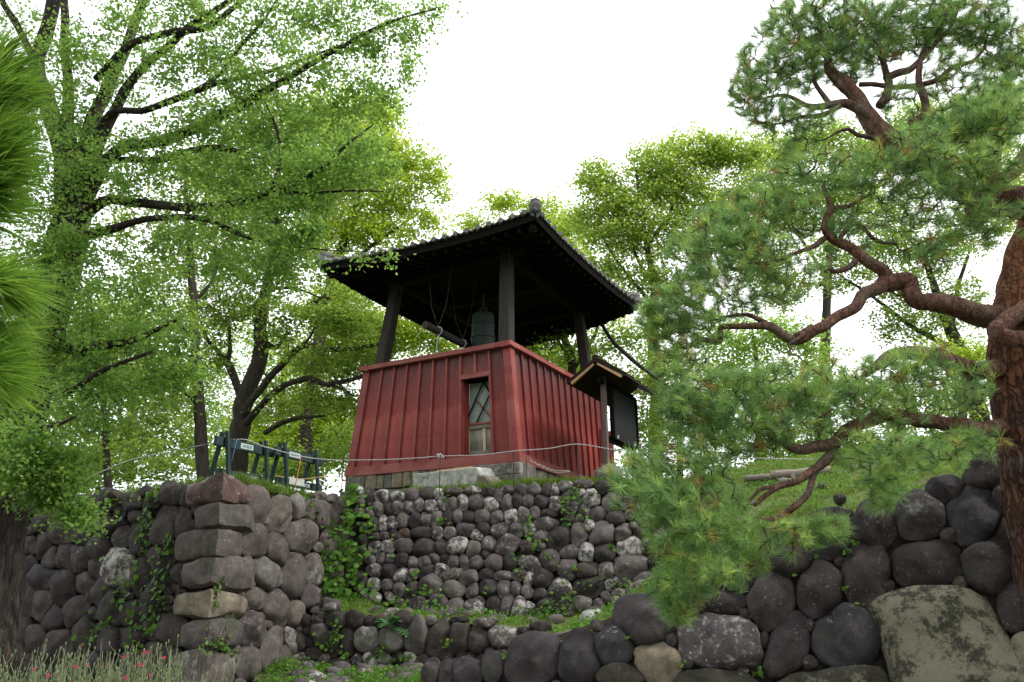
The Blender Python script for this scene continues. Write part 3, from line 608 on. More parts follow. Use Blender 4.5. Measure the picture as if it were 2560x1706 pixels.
boulder('boulder', 2100, 1250, 9.3, .07, .08, .07, M['stone'], 6, 'tiny dark stone standing behind the round top boulder')
boulder('boulder', 2350, 1195, 11.5, .16, .14, .08, M['grey_rock'], 9, 'small brownish stone in grass near the pine trunk')

# ------------------------------------------------------------------ bell tower
tow = empty('bell_tower', (0.1, 14.4, 3.7), 'red board clad bell tower with dark tiled roof on open timber posts', 'bell tower')
YAW = .514
d1 = Vector((-math.cos(YAW), math.sin(YAW), 0)); d2 = Vector((math.sin(YAW), math.cos(YAW), 0)); UZ = Vector((0, 0, 1))
ZB, ZT = 4.113, 6.50
bn = PZ(1294, 1145, ZB); blc = PZ(875.5, 1183, ZB); brc = PZ(1520, 1226, ZB)
tn = PZ(1272, 866, ZT); tlc = PZ(918, 928, ZT); trc = PZ(1503, 992, ZT)
bfc = blc + (brc - bn); tfc = tlc + (trc - tn)
def bil(a, b, c, d, u, v, nrm=None, off=0):     # a,b bottom  c,d top
    p = (a.lerp(b, u)).lerp(c.lerp(d, u), v); return p + nrm * off if nrm else p
def face_n(a, b, c):
    n = (b - a).cross(c - a).normalized(); cen_ = (bn + bfc + tn + tfc) / 4
    return n if n.dot(a + (b - a) / 2 - cen_) > 0 else -n
def fboard(a, b, c, d, nrm, u0, u1, v0, v1, o0, o1, name, mat, bev=.004):
    q = [bil(a, b, c, d, u0, v0, nrm, o0), bil(a, b, c, d, u1, v0, nrm, o0), bil(a, b, c, d, u1, v0, nrm, o1), bil(a, b, c, d, u0, v0, nrm, o1),
         bil(a, b, c, d, u0, v1, nrm, o0), bil(a, b, c, d, u1, v1, nrm, o0), bil(a, b, c, d, u1, v1, nrm, o1), bil(a, b, c, d, u0, v1, nrm, o1)]
    m = MB(); m.box8(q); o = m.build(name, mat, tow, bevel=bev); origin_to(o, sum(q, Vector()) / 8)
    bm = bmesh.new(); bm.from_mesh(o.data); bmesh.ops.recalc_face_normals(bm, faces=bm.faces); bm.to_mesh(o.data); bm.free()
    return o
faces = [(blc, bn, tlc, tn, 10, 'L'), (bn, brc, tn, trc, 13, 'R'), (brc, bfc, trc, tfc, 10, 'B'), (bfc, blc, tfc, tlc, 12, 'A')]
for (a, b_, c_, d_, nb, tag_) in faces:
    nr = face_n(a, b_, c_); wid = (b_ - a).length; cw = .13 / wid
    rg = random.Random(ord(tag_))
    for k in range(nb):
        u0 = cw + (1 - 2 * cw) * k / nb; u1 = cw + (1 - 2 * cw) * (k + 1) / nb
        v0 = 0.04
        if tag_ == 'L' and k in (7, 8): v0 = .775
        jj = rg.uniform(-.004, .004)
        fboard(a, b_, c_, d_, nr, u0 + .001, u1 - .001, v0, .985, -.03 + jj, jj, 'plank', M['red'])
        if k > 0 and not (tag_ == 'L' and k == 8):
            uw = .027 / wid
            vb = .04
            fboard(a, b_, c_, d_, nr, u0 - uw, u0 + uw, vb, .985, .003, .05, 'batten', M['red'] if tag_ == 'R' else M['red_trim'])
        if tag_ == 'L' and k == 8:
            uw = .03 / wid; fboard(a, b_, c_, d_, nr, u0 - uw, u0 + uw, .775, .985, .003, .04, 'batten', M['red_trim'])
    # corner boards
    fboard(a, b_, c_, d_, nr, -.012, cw, .0, .99, -.02, .06, 'corner_board', M['red_trim']); fboard(a, b_, c_, d_, nr, 1 - cw, 1.012 if tag_ != 'L' else 1.0, .0, .99, -.02, .062, 'corner_board', M['red_trim'])
    fboard(a, b_, c_, d_, nr, -.015, 1.012, -.045, .038, -.03, .085, 'bottom_rail', M['red_trim'], .008)
    fboard(a, b_, c_, d_, nr, -.03, 1.03, .985, 1.035, -.12, .12, 'top_rail', M['red_trim'], .01)
    if tag_ == 'L':
        A = (a, b_, c_, d_, nr)
        du0 = cw + (1 - 2 * cw) * .7; du1 = cw + (1 - 2 * cw) * .9; uw = .027 / wid
        fboard(*A, du0 - uw, du1 + uw, .745, .79, .006, .062, 'door_lintel', M['red_trim'])
        dr = -.22
        # reveal
        fboard(*A, du0 - uw * .6, du0 + uw + .006, .04, .76, dr - .05, .001, 'door_jamb', M['red']); fboard(*A, du1 - .012, du1 + uw * .6, .04, .76, dr - .05, .001, 'door_jamb', M['red'])
        fboard(*A, du0, du1, .752, .768, dr - .05, -.035, 'door_head', M['black_wood'])
        fboard(*A, du0, du1, .04, .052, dr - .05, .02, 'door_sill', M['red'])
        dl, dh = du0 + uw + .008, du1 - .014
        pane = fboard(*A, dl, dh, .36, .75, dr - .04, dr - .03, 'door_pane', M['pane'])
        fboard(*A, dl, dh, .352, .372, dr - .03, dr + .03, 'door_rail', M['red_trim']); fboard(*A, dl, dh, .315, .35, dr - .04, dr + .015, 'door_rail', M['grey_wood'])
        fboard(*A, dl, dh, .05, .12, dr - .04, dr + .012, 'door_rail', M['grey_wood'])
        mid = dl + (dh - dl) * .58; sw = .03 / wid
        fboard(*A, mid - sw, mid + sw, .12, .315, dr - .04, dr + .012, 'door_stile', M['pale_wood'])
        fboard(*A, dl, dl + sw * .7, .12, .315, dr - .04, dr + .012, 'door_stile', M['pale_wood'])
        for (x0, x1) in ((dl + sw * .7, (dl + mid) / 2), ((dl + mid) / 2 + .001, mid - sw), (mid + sw, dh)):
            fboard(*A, x0, x1, .12, .315, dr - .04, dr - .015, 'door_panel', M['grey_wood'])
        def pt(u, v, o): return bil(a, b_, c_, d_, u, v, nr, o)
        W_ = dh - dl
        for (ua, va, ub, vb, mm, oo) in ((dl, .44, dl + W_ * .62, .75, 'dark_wood', .012), (dl + W_ * .3, .37, dh, .685, 'dark_wood', .012), (dl + W_ * .25, .60, dl + W_ * .95, .37, 'red_trim', -.003), (dl + W_ * .6, .745, dh, .56, 'dark_wood', -.003)):
            m = MB(); m.bar(pt(ua, va, dr + oo), pt(ub, vb, dr + oo), .03, .014, up=nr); m.build('lattice_bar', M[mm], tow)
# foundation
ground_z = 3.62
FN = {'L': face_n(blc, bn, tlc), 'R': face_n(bn, brc, tn)}
def fblock(a, b, nr, u0, u1, z0, z1, out, mat, seed, depth=.3, name='foundation_block'):
    rg = random.Random(seed); m = MB(); nrh = Vector((nr.x, nr.y, 0)).normalized()
    j = lambda s=.012: rg.uniform(-s, s)
    q = []
    for z in (z0, z1):
        for (u, o_) in ((u0, out - depth), (u1, out - depth), (u1, out), (u0, out)):
            p = a.lerp(b, u) + nrh * (o_ + j(.01)); q.append(Vector((p.x, p.y, z + j())))
    m.box8(q); o = m.build(name, mat, tow, bevel=.018); origin_to(o, sum(q, Vector()) / 8)
    bm = bmesh.new(); bm.from_mesh(o.data); bmesh.ops.recalc_face_normals(bm, faces=bm.faces); bm.to_mesh(o.data); bm.free()
us = [-.02, .115, .19, .235, .285, .355, .405, .46, .505, .56, .61, .66]
for i in range(len(us) - 1):
    fblock(blc, bn, FN['L'], us[i] + .002, us[i + 1] - .002, ZB - .40 - random.uniform(0, .02), ZB - .095 + random.uniform(-.01, .01), .06 + random.uniform(0, .03), M['found_grey'] if i in (0, 3, 9) else M['found'], 50 + i)
fblock(blc, bn, FN['L'], -.04, .14, 3.3, ZB - .41, .12, M['found_grey'], 77); fblock(blc, bn, FN['L'], .14, .6, 3.2, ZB - .43, .08, M['found_grey'], 78)
fblock(blc, bn, FN['L'], .665, 1.03, ZB - .33, ZB - .1, .14, M['found_grey'], 79); fblock(blc, bn, FN['L'], .72, 1.04, 3.4, ZB - .34, .2, M['found_grey'], 80)
ur = [.0, .10, .16, .205, .26, .32, .37, .42, .48, .55, .62, .7, .78, .86, .94, 1.0]
for i in range(len(ur) - 1):
    fblock(bn, brc, FN['R'], ur[i] + .002, ur[i + 1] - .002, 3.3, ZB - .10 - (.0 if i == 0 else .02 * random.random()), (.14 if i == 0 else .03) + random.uniform(0, .03), M['found_grey'] if i < 2 or i % 4 == 0 else M['found'], 90 + i)
m = MB(); cc = (bn + bfc) / 2 * 1; ctr_b = (blc + brc) / 2
m.box((ctr_b.x, ctr_b.y, 3.7), d1, d2, UZ, 1.9, 2.1, .42); m.build('floor_base', M['soil'], tow)
# concrete step with plank
def fpt(u, out, z): 
    p = blc.lerp(bn, u); nrh = Vector((FN['L'].x, FN['L'].y, 0)).normalized(); q = p + nrh * out; return Vector((q.x, q.y, z))
e_ = empty('concrete_step', fpt(.72, .4, 3.6), 'pale grey concrete step slab below the tower door', 'step')
m = MB(); m.box8([fpt(.5, .1, 3.4), fpt(.96, .1, 3.4), fpt(.93, .55, 3.4), fpt(.5, .55, 3.4), fpt(.5, .1, 3.90), fpt(.88, .1, 3.93), fpt(.855, .55, 3.90), fpt(.5, .55, 3.87)])
o = m.build('slab', M['concrete'], e_, bevel=.015)
m = MB(); m.box8([fpt(.86, .2, 3.4), fpt(1.0, .2, 3.4), fpt(.98, .62, 3.4), fpt(.86, .62, 3.4), fpt(.86, .2, 3.78), fpt(.93, .2, 3.74), fpt(.91, .6, 3.72), fpt(.86, .6, 3.76)])
meta(m.build('broken_stone', M['found'], None, bevel=.03), 'broken yellowish stone wedged at the right end of the concrete step', 'rock')
m = MB(); m.bar(fpt(.60, .25, 3.925), fpt(.79, .25, 3.945), .14, .05); meta(m.build('plank', M['tan_wood'], None), 'orange tan wooden plank lying on the concrete step', 'plank')

# posts
ZE = 8.62
cT = (tn + tfc) / 2; top_c = Vector((cT.x, cT.y, ZE + .1))
post_px = {'front': ((1266, 850), (1268, 560), .29), 'left': ((960, 905), (985, 690), .29), 'right': ((1462, 938), (1452, 760), .29)}
def in_from(c, k): return c + (cT - c) * k
posts = []
for nm, c in (('front', tn), ('left', tlc), ('right', trc), ('far', tfc)):
    b0 = Vector((*in_from(c, .085 if nm != 'far' else .1).xy, ZT - .4)); 
    lean = .13 if nm != 'front' else .04
    t0 = in_from(Vector((b0.x, b0.y, 0)), lean); t0 = Vector((t0.x, t0.y, ZE + .35))
    if nm == 'front': b0 = P(1266, 868, 14.85); t0 = P(1268, 520, 14.98); t0 = b0 + (t0 - b0) * ((ZE + .35 - b0.z) / (t0.z - b0.z))
    m = MB(); h = .135
    q = [b0 - d1 * h - d2 * h, b0 + d1 * h - d2 * h, b0 + d1 * h + d2 * h, b0 - d1 * h + d2 * h]; q += [t0 + (x - b0) * .9 for x in q]
    m.box8(q); o = m.build('post', M['post_wood'], tow, bevel=.02); posts.append((b0, t0))
    bm = bmesh.new(); bm.from_mesh(o.data); bmesh.ops.recalc_face_normals(bm, faces=bm.faces); bm.to_mesh(o.data); bm.free()
# roof
eN = PZ(1339, 545, ZE + .14); eL = PZ(800, 672, ZE + .14); eR = PZ(1596, 772, ZE + .14); eF = PZ(1222, 884, ZE + .14)
roof = bpy.data.objects.new('roof', None); COL.objects.link(roof); roof.parent = tow; roof.location = Vector((0, 0, 0)) - tow.location
EC = [eL, eN, eR, eF]; cE = sum(EC, Vector()) / 4
def edge_pt(i, t, lift=.16):
    a, b_ = EC[i], EC[(i + 1) % 4]; p = a.lerp(b_, t); s = abs(2 * t - 1); return p + UZ * (lift * (s ** 2.5) - .03)
# ridge runs along d1
RZ = 10.28
rc = Vector((cE.x, cE.y, RZ)); rA = rc + d1 * .55; rB = rc - d1 * .55
def ridge_pt(i, t):
    # side 0: L->N (faces camera-left), 1: N->R, 2: R->F, 3: F->L
    if i == 0: return rA.lerp(rB, min(1, max(0, (t - .15) / .7)))
    if i == 1: return rB
    if i == 2: return rB.lerp(rA, min(1, max(0, (t - .15) / .7)))
    return rA
def roof_pt(i, t, s, off=0):
    e = edge_pt(i, t); r = ridge_pt(i, t); p = e.lerp(r, s)
    sag = -.26 * math.sin(math.pi * s) * (1 - .25 * s); return Vector((p.x, p.y, p.z + sag + off))
def lk(name, mb, mat, par, bevel=0, smooth=False):
    me = mb.mesh(name); o = bpy.data.objects.new(name, me); COL.objects.link(o); o.parent = par
    if mat: me.materials.append(mat)
    if smooth: me.shade_smooth()
    if bevel:
        q = o.modifiers.new('b', 'BEVEL'); q.width = bevel; q.segments = 1; q.limit_method = 'ANGLE'
    return o
m = MB(); g_ = 10
for i in range(4):
    for a in range(g_):
        for b_ in range(6):
            q = []
            for off in (-.10, -.01):
                for (t, s) in ((a / g_, b_ / 6), ((a + 1) / g_, b_ / 6), ((a + 1) / g_, (b_ + 1) / 6), (a / g_, (b_ + 1) / 6)): q.append(roof_pt(i, t, s, off))
            m.box8(q)
lk('roof_deck', m, M['black_wood'], roof)
# eave fascia
for i in range(4):
    pts = [edge_pt(i, t / 12) - UZ * .10 for t in range(13)]
    inn = (cE - (pts[0] + pts[-1]) / 2); inn.z = 0; inn.normalize()
    m = MB()
    for k in range(12): m.bar(pts[k] + inn * .03, pts[k + 1] + inn * .03, .05, .11)
    lk('eave_board', m, M['black_wood'], roof)
# tiles: eave row individually, rest joined
def tile_mesh_pts(i, t0, t1, s0, s1, off, mb, cover):
    n = 6; rows = []
    for s, oo in ((s0, .0), (s1, .0)):
        row = []
        for k in range(n + 1):
            u = k / n; t = t0 + (t1 - t0) * u
            wv = .035 * math.cos(u * 2 * math.pi) * 1.0
            row.append(roof_pt(i, t, s, off + wv + (.035 if s == s0 else 0)))
        rows.append(row)
    b0 = len(mb.v)
    for r in rows: mb.v += [tuple(p) for p in r]
    for r in rows: mb.v += [tuple(p - UZ * .028) for p in r]
    K_ = n + 1
    for k in range(n):
        mb.f.append((b0 + k, b0 + k + 1, b0 + K_ + k + 1, b0 + K_ + k))
        mb.f.append((b0 + 2 * K_ + k + 1, b0 + 2 * K_ + k, b0 + 3 * K_ + k, b0 + 3 * K_ + k + 1))
        mb.f.append((b0 + 2 * K_ + k, b0 + 2 * K_ + k + 1, b0 + k + 1, b0 + k))
rest = MB()
for i in range(4):
    Ln = (EC[i] - EC[(i + 1) % 4]).length; nt_ = int(Ln / .25)
    for k in range(nt_):
        t0, t1 = k / nt_, (k + 1) / nt_
        mb = MB(); tile_mesh_pts(i, t0, t1, -.02, .07, .045, mb, True)
        c = (roof_pt(i, t0, 0) + roof_pt(i, t1, 0)) / 2
        # round end cap of the eave tile
        inn = (cE - c); inn.z = 0; inn.normalize(); e0 = roof_pt(i, t0, -.02, .06)
        mb.tube([e0 - inn * .035, e0 + inn * .10], .055, 8)
        o = lk('eave_tile', mb, M['tile'], roof); origin_to(o, c)
    for r in range(11):
        s0 = .055 + r * .086
        for k in range(nt_):
            t0, t1 = k / nt_, (k + 1) / nt_; tile_mesh_pts(i, t0, t1, s0, s0 + .10, .045, rest, False)
o = lk('tile_field', rest, M['tile'], roof); o['kind'] = 'stuff'
# hip ridges + main ridge + ornaments
for i in range(4):
    pts = [roof_pt(i, 0, s / 10, .10) for s in range(11)]; m = MB(); m.tube(pts, [.09] * 11, 8); m.tube([p - UZ * .08 for p in pts], [.13] * 11, 6)
    lk('hip_ridge', m, M['tile'], roof, smooth=False)
    d = (pts[0] - pts[2]).normalized(); m = MB(); c = pts[0] + d * .02
    m.tube([c - d * .12, c + d * .08], .115, 12); m.tube([c + d * .08, c + d * .10], [.115, .075], 12); m.tube([c - d * .3 + UZ * .06, c - d * .02 + UZ * .11], [.10, .12], 8)
    lk('hip_end_tile', m, M['tile'], roof)
m = MB(); m.bar(rA + UZ * .10, rB + UZ * .10, .22, .26); m.tube([rA + UZ * .26, rB + UZ * .26], .09, 8); lk('main_ridge', m, M['tile'], roof)
for e, s in ((rA, 1), (rB, -1)):
    c = e + d1 * s * .06 + UZ * .22; m = MB(); m.box(c, d1, d2, UZ, .06, .19, .24); m.tube([c + d1 * s * .05, c + d1 * s * .12], .10, 10)
    m.tube([c + UZ * .24 - d1 * .05, c + UZ * .24 + d1 * .05], .14, 10); lk('ridge_end_ornament', m, M['tile'], roof, .02)
# rafters (parallel), hip rafters, beams
for i in range(4):
    a, b_ = EC[i], EC[(i + 1) % 4]; inn = (cE - (a + b_) / 2); inn.z = 0; inn.normalize(); nr_ = 19
    for k in range(nr_):
        t = (k + .5) / nr_; e = a.lerp(b_, t) + UZ * (.12 * abs(2 * t - 1) ** 2.5 - .215) + inn * .10
        dd = min(t, 1 - t) * (b_ - a).length; ln = min(1.7, max(.35, dd * 1.0))
        m = MB(); m.bar(e, e + inn * ln + UZ * ln * .26, .07, .085); o = lk('rafter', m, M['black_wood'], roof); origin_to(o, e)
    h = a - UZ * .16; dirc = (Vector((cE.x, cE.y, a.z + .9)) - h).normalized(); m = MB(); m.bar(h + dirc * .22, h + dirc * 3.2, .15, .17); lk('hip_rafter', m, M['dark_wood'], roof)
for (i, j) in ((0, 1), (1, 0), (0, 2), (1, 3), (2, 3)):
    pass
pt_ = [Vector((p[1].x, p[1].y, ZE + .22)) for p in posts]    # front,left,right,far
for (a, b_) in ((0, 1), (0, 2), (1, 3), (2, 3)):
    dd = (pt_[b_] - pt_[a]).normalized(); m = MB(); m.bar(pt_[a] - dd * .45, pt_[b_] + dd * .45, .18, .26); o = m.build('beam', M['dark_wood'], tow)
# ceiling boards
m = MB(); q = [in_from(Vector((*p.xy, 0)), 0) for p in pt_]
m.box8([Vector((*pt_[i].xy, ZE + .30)) for i in (0, 1, 3, 2)] + [Vector((*pt_[i].xy, ZE + .34)) for i in (0, 1, 3, 2)]); m.build('ceiling', M['black_wood'], tow)
pc_ = sum(pt_, Vector()) / 4
m = MB(); m.bar(pc_ - d1 * 1.7, pc_ + d1 * 1.7, .2, .24); m.build('beam', M['dark_wood'], tow)
# bell
bc = Vector((pc_.x, pc_.y, ZE - .35)); bc = P(1208, 800, 16.6); bc = Vector((bc.x, bc.y, 8.0))
bell = empty('temple_bell', (bc.x, bc.y, 6.9), 'greenish bronze temple bell hanging dark under the tower roof', 'bell')
prof = [(0, 0), (.2, -.01), (.29, -.03), (.31, -.08), (.315, -.3), (.325, -.6), (.34, -.9), (.36, -1.15), (.39, -1.28), (.40, -1.4), (.36, -1.4), (.31, -1.2)]
def lathe(mb, c, prof, n=28):
    b0 = len(mb.v)
    for (r, z) in prof:
        for k in range(n): mb.v.append((c.x + r * math.cos(2 * math.pi * k / n), c.y + r * math.sin(2 * math.pi * k / n), c.z + z))
    for i in range(len(prof) - 1):
        for k in range(n): mb.f.append((b0 + i * n + (k + 1) % n, b0 + i * n + k, b0 + (i + 1) * n + k, b0 + (i + 1) * n + (k + 1) % n))
m = MB(); prof = [(r * .85, z) for r, z in prof]; lathe(m, bc, prof); m.build('bell_body', M['bronze'], bell, True)
m = MB()
for z, r in ((-.28, .272), (-.62, .285), (-.98, .302)): lathe(m, bc, [(r, z), (r + .012, z - .01), (r + .012, z - .03), (r, z - .04)])
m.build('band', M['bronze'], bell)
m = MB(); m.tube([bc + UZ * x + d1 * y for x, y in ((-.02, -.1), (.12, -.08), (.16, 0), (.12, .08), (-.02, .1))], .03, 8); m.tube([bc + UZ * .12, bc + UZ * .5], .03, 6); m.build('hanger', M['bronze'], bell)
# striker log
sA = P(1063, 812, 15.2); 
sB = Vector((sA.x, sA.y, sA.z)) + d2 * 1.75; 
log = empty('bell_striker', (sA + sB) / 2, 'dark horizontal striker log slung on ropes beside the bell', 'striker')
m = MB(); m.tube([sA, (sA + sB) / 2, sB], [.085, .09, .085], 14); m.build('log', M['post_wood'], log)
for t in (.28, .85):
    p = sA.lerp(sB, t); m = MB(); m.tube([p + d1 * .1 * math.cos(a) + UZ * .1 * math.sin(a) for a in np.linspace(0, 6.28, 13)], .014, 5, False); m.build('loop', M['rope'], log)
    m = MB(); m.tube([p + UZ * .1, p + UZ * .6 + d1 * .2, Vector((p.x, p.y, ZE + .2)) + d1 * .35], .010, 5); m.tube([p + UZ * .1, p + UZ * .6 - d1 * .2, Vector((p.x, p.y, ZE + .2)) - d1 * .35], .010, 5); m.build('sling', M['twig'], log)
p = sA.lerp(sB, .28) - UZ * .1; m = MB(); m.tube([p, p - UZ * .25 + d1 * .02, p - UZ * .62], [.014, .014, .016], 5); m.build('pull_rope', M['rope'], log)

# ------------------------------------------------------------------ notice board
nb0 = P(1517, 1178, 15.1)
nbt = empty('notice_board', nb0, 'dark roofed notice board with small gable beside the red tower', 'notice board')
nA = Vector((nb0.x, nb0.y, 3.5)); nB = nA + d2 * 1.62
ztop = P(1517, 950, 15.1).z
for p in (nA, nB):
    m = MB(); m.bar(p, Vector((p.x, p.y, ztop + .05)), .105, .105, up=d2); m.build('post', M['brown_wood'] if p is nA else M['black_wood'], nbt, bevel=.008)
m = MB(); m.bar(nA + d1 * 0 - d2 * .2 + UZ * (ztop - nA.z - .05), nB + d2 * .25 + UZ * (ztop - nA.z - .05), .1, .12); m.build('top_beam', M['black_wood'], nbt)
zb0, zb1 = P(1541, 1085, 15.4).z - .12, ztop - .12
m = MB(); m.box((nA + nB) / 2 + UZ * ((zb0 + zb1) / 2 - nA.z) + d2 * .08 - d1 * .08, d2, d1, UZ, .70, .03, (zb1 - zb0) / 2); m.build('panel', M['board_black'], nbt)
m = MB()
pc2 = (nA + nB) / 2 + UZ * ((zb0 + zb1) / 2 - nA.z) + d2 * .08 - d1 * .10
for s in (-1, 1): m.box(pc2 + d2 * s * .71, d2, d1, UZ, .02, .05, (zb1 - zb0) / 2 + .02)
m.build('panel_frame', M['black_wood'], nbt)
m = MB()
for s in (-1, 1):
    c = pc2 + d2 * s * .5 - UZ * ((zb1 - zb0) / 2 - .05) - d1 * .02; m.box(c, d2, d1, UZ, .015, .02, .035)
m.build('clasp', M['plate'], nbt)
m = MB(); m.bar(nA + UZ * (zb0 - nA.z - .02), nB + UZ * (zb0 - nA.z - .02), .06, .12); m.build('lower_beam', M['black_wood'], nbt)
ap = ztop + .33; r0 = nA - d2 * .35; r1 = nB + d2 * .55
for s in (1, -1):
    ww = .66; dz = .42
    q = []
    for th in (0, .04):
        for (rr, wd) in ((r0, 0), (r1, 0), (r1, ww), (r0, ww)): q.append(Vector((rr.x, rr.y, ap - wd / ww * dz + th)) + d1 * s * wd)
    m = MB(); m.box8(q); o = m.build('roof_board', M['roof_brown'], nbt)
    bm = bmesh.new(); bm.from_mesh(o.data); bmesh.ops.recalc_face_normals(bm, faces=bm.faces); bm.to_mesh(o.data); bm.free()
    for kk in range(6):
        u0 = kk / 6; a_ = r0.lerp(r1, u0); 
        m = MB(); m.bar(Vector((a_.x, a_.y, ap + .055)) , Vector((a_.x, a_.y, ap - dz + .055)) + d1 * s * ww, .03, .03); m.build('roof_batten', M['roof_brown'], nbt)
    m = MB(); m.bar(Vector((r0.x, r0.y, ap - .06)) - d2 * .02 + d1 * s * .05, Vector((r0.x, r0.y, ap - dz * .86 - .06)) - d2 * .02 + d1 * s * ww * .86, .05, .075); m.build('barge_board', M['tan_wood'], nbt)
    m = MB(); m.bar(Vector((r0.x, r0.y, ap - .0)) - d2 * .035, Vector((r0.x, r0.y, ap - dz)) - d2 * .035 + d1 * s * ww, .05, .05); m.build('barge_cap', M['roof_brown'], nbt)
m = MB(); m.bar(Vector((r0.x, r0.y, ap + .06)) - d2 * .06, Vector((r1.x, r1.y, ap + .06)), .12, .10); m.build('ridge_board', M['roof_brown'], nbt, bevel=.01)
m = MB(); m.bar(Vector((nA.x, nA.y, zb0 - .3)), Vector((nA.x, nA.y, zb0 - .08)), .12, .05, up=d2); 
# red fence behind the notice board
rf = empty('plank_fence', P(1523, 1180, 17.2), 'short run of red plank fence standing behind the notice board', 'fence')
for k in range(3):
    a_ = P(1508 + k * 12, 1200, 17.2 + k * .1); zt = P(1508, 1074, 17.2).z
    m = MB(); m.bar(Vector((a_.x, a_.y, 3.5)), Vector((a_.x, a_.y, zt)), .03, .115, up=Vector((1, .1, 0))); m.build('plank', M['red_trim'], rf)
a_ = P(1603, 1195, 17.3); m = MB(); m.bar(Vector((a_.x, a_.y, 3.5)), Vector((a_.x, a_.y, P(1603, 1112, 17.3).z)), .07, .07); m.build('fence_post', M['red_trim'], rf)

# ------------------------------------------------------------------ barriers on the bastion
def barrier(a, b_, za, h, label, marks):
    root = empty('barrier', (a + b_) / 2, label, 'barrier', 'green barriers on the bastion')
    d = (b_ - a).normalized(); n_ = d.cross(UZ).normalized()
    m = MB(); m.bar(a - d * .12, b_ + d * .12, .06, .15); m.build('top_beam', M['green_paint'], root, bevel=.006)
    lo = UZ * -h
    m = MB(); m.bar(a + lo - d * .02 , b_ + lo + d * .16, .05, .13); m.build('bottom_beam', M['green_paint'], root, bevel=.006)
    for t in (.06, .86):
        p = a.lerp(b_, t)
        for s in (-1, 1):
            m = MB(); m.bar(p + n_ * s * .05 + UZ * .17 , p + n_ * s * .17 - UZ * (h + .12) + d * s * .03, .066, .05); m.build('leg', M['green_paint'], root)
    for (t, w_, hh, z) in marks:
        p = a.lerp(b_, t) + UZ * z; c = p - (n_ if n_.y > 0 else -n_) * .031
        nn = -(n_ if n_.y > 0 else -n_)
        m = MB(); m.box(c, d, nn, UZ, w_ / 2, .004, hh / 2); o = m.build('label_plate', M['plate'], root)
        m = MB(); k = 7; rr = random.Random(int(t * 100))
        for i in range(k):
            x = (i - (k - 1) / 2) * w_ * .8 / k
            for j in range(3): m.box(c + nn * .006 + d * (x + rr.uniform(-.004, .004)) + UZ * (j - 1) * hh * .2, d, nn, UZ, w_ * rr.uniform(.2, .4) / k, .001, hh * .04)
            m.box(c + nn * .0065 + d * x, d, nn, UZ, .003, .001, hh * .3)
        m.build('lettering', M['ink'], root)
    return root
YA = 11.9
a1, b1 = P(552, 1104, YA), P(672, 1131, YA + 1.0); a2, b2_ = P(698, 1130, YA + 1.05), P(795, 1153, YA + 2.0)
for k, (a_, b_) in enumerate(((a1, b1), (a2, b2_))):
    z = (a_.z + b_.z) / 2; 
    barrier(a_, b_, 0, .50, 'green wooden barrier on the bastion, nearer the corner stone' if k == 0 else 'green wooden barrier on the bastion, nearer the red tower', [(.5 if k == 0 else .35, .28, .085, 0), (.72, .16, .05, -.50)])
m = MB(); c = P(742, 1205, 13.2); m.box(c, Vector((1, .3, -.15)).normalized(), Vector((.3, -1, 0)).normalized(), UZ, .13, .004, .06); meta(m.build('paper_notice', M['paper']), 'white paper notice hanging low behind the green barriers', 'notice')

# ------------------------------------------------------------------ rope, pegs
def rope(name, pts, r, label, mat='rope'):
    q = catmull([tuple(P(*p)) for p in pts], 8); m = MB(); m.tube(q, r, 6); return meta(m.build(name, M[mat], None, True), label, 'rope')
rope('barrier_rope', [(60, 1275, 14), (300, 1160, 14), (440, 1128, 13.5), (592, 1099, 12.05), (660, 1117, 12.6), (752, 1141, 13.0), (830, 1150, 13.3), (950, 1150, 13.4), (1050, 1145, 13.4), (1101, 1141, 13.4), (1200, 1138, 13.3), (1286, 1128, 13.2), (1370, 1122, 13.2), (1443, 1111, 13.2), (1530, 1124, 13.2), (1617, 1133, 13.2), (1800, 1143, 13.4), (2060, 1150, 14)], .0095, 'long white and grey twisted rope strung across in front of the tower')
sc_ = empty('slack_cord', P(1316, 1147, 13.6), 'doubled slack grey cord sagging against the red boards on the right', 'cord')
for q_ in ([(1316, 1147, 13.6), (1345, 1160, 13.6), (1385, 1176, 13.6), (1426, 1178, 13.6)], [(1318, 1149, 13.61), (1350, 1166, 13.6), (1390, 1181, 13.6), (1424, 1180, 13.6)]):
    m = MB(); m.tube(catmull([tuple(P(*p)) for p in q_], 8), .006, 5); m.build('strand', M['rope'], sc_, True)
rope('tie_cord', [(592, 1100, 12.03), (586, 1125, 11.95), (578, 1155, 11.95)], .006, 'thin blue cord tied down from the rope over a barrier', 'blue')
rope('tie_cord', [(752, 1141, 12.95), (748, 1170, 12.85), (738, 1215, 12.8)], .008, 'orange cord hanging from the rope across the second barrier', 'orange')
rope('low_rope', [(663, 1185, 13.2), (700, 1192, 13.3), (760, 1198, 13.5), (822, 1190, 13.6)], .008, 'yellowish low rope behind the green barriers', 'tan_wood')
m = MB(); c = P(1101, 1141, 13.38)
for a in range(9): m.tube([c + Vector((random.uniform(-.07, .07), random.uniform(-.02, .02), random.uniform(-.04, .05))) for _ in range(3)], .011, 5)
meta(m.build('rope_knot', M['rope']), 'bulky white knot in the rope left of the tower door', 'knot')
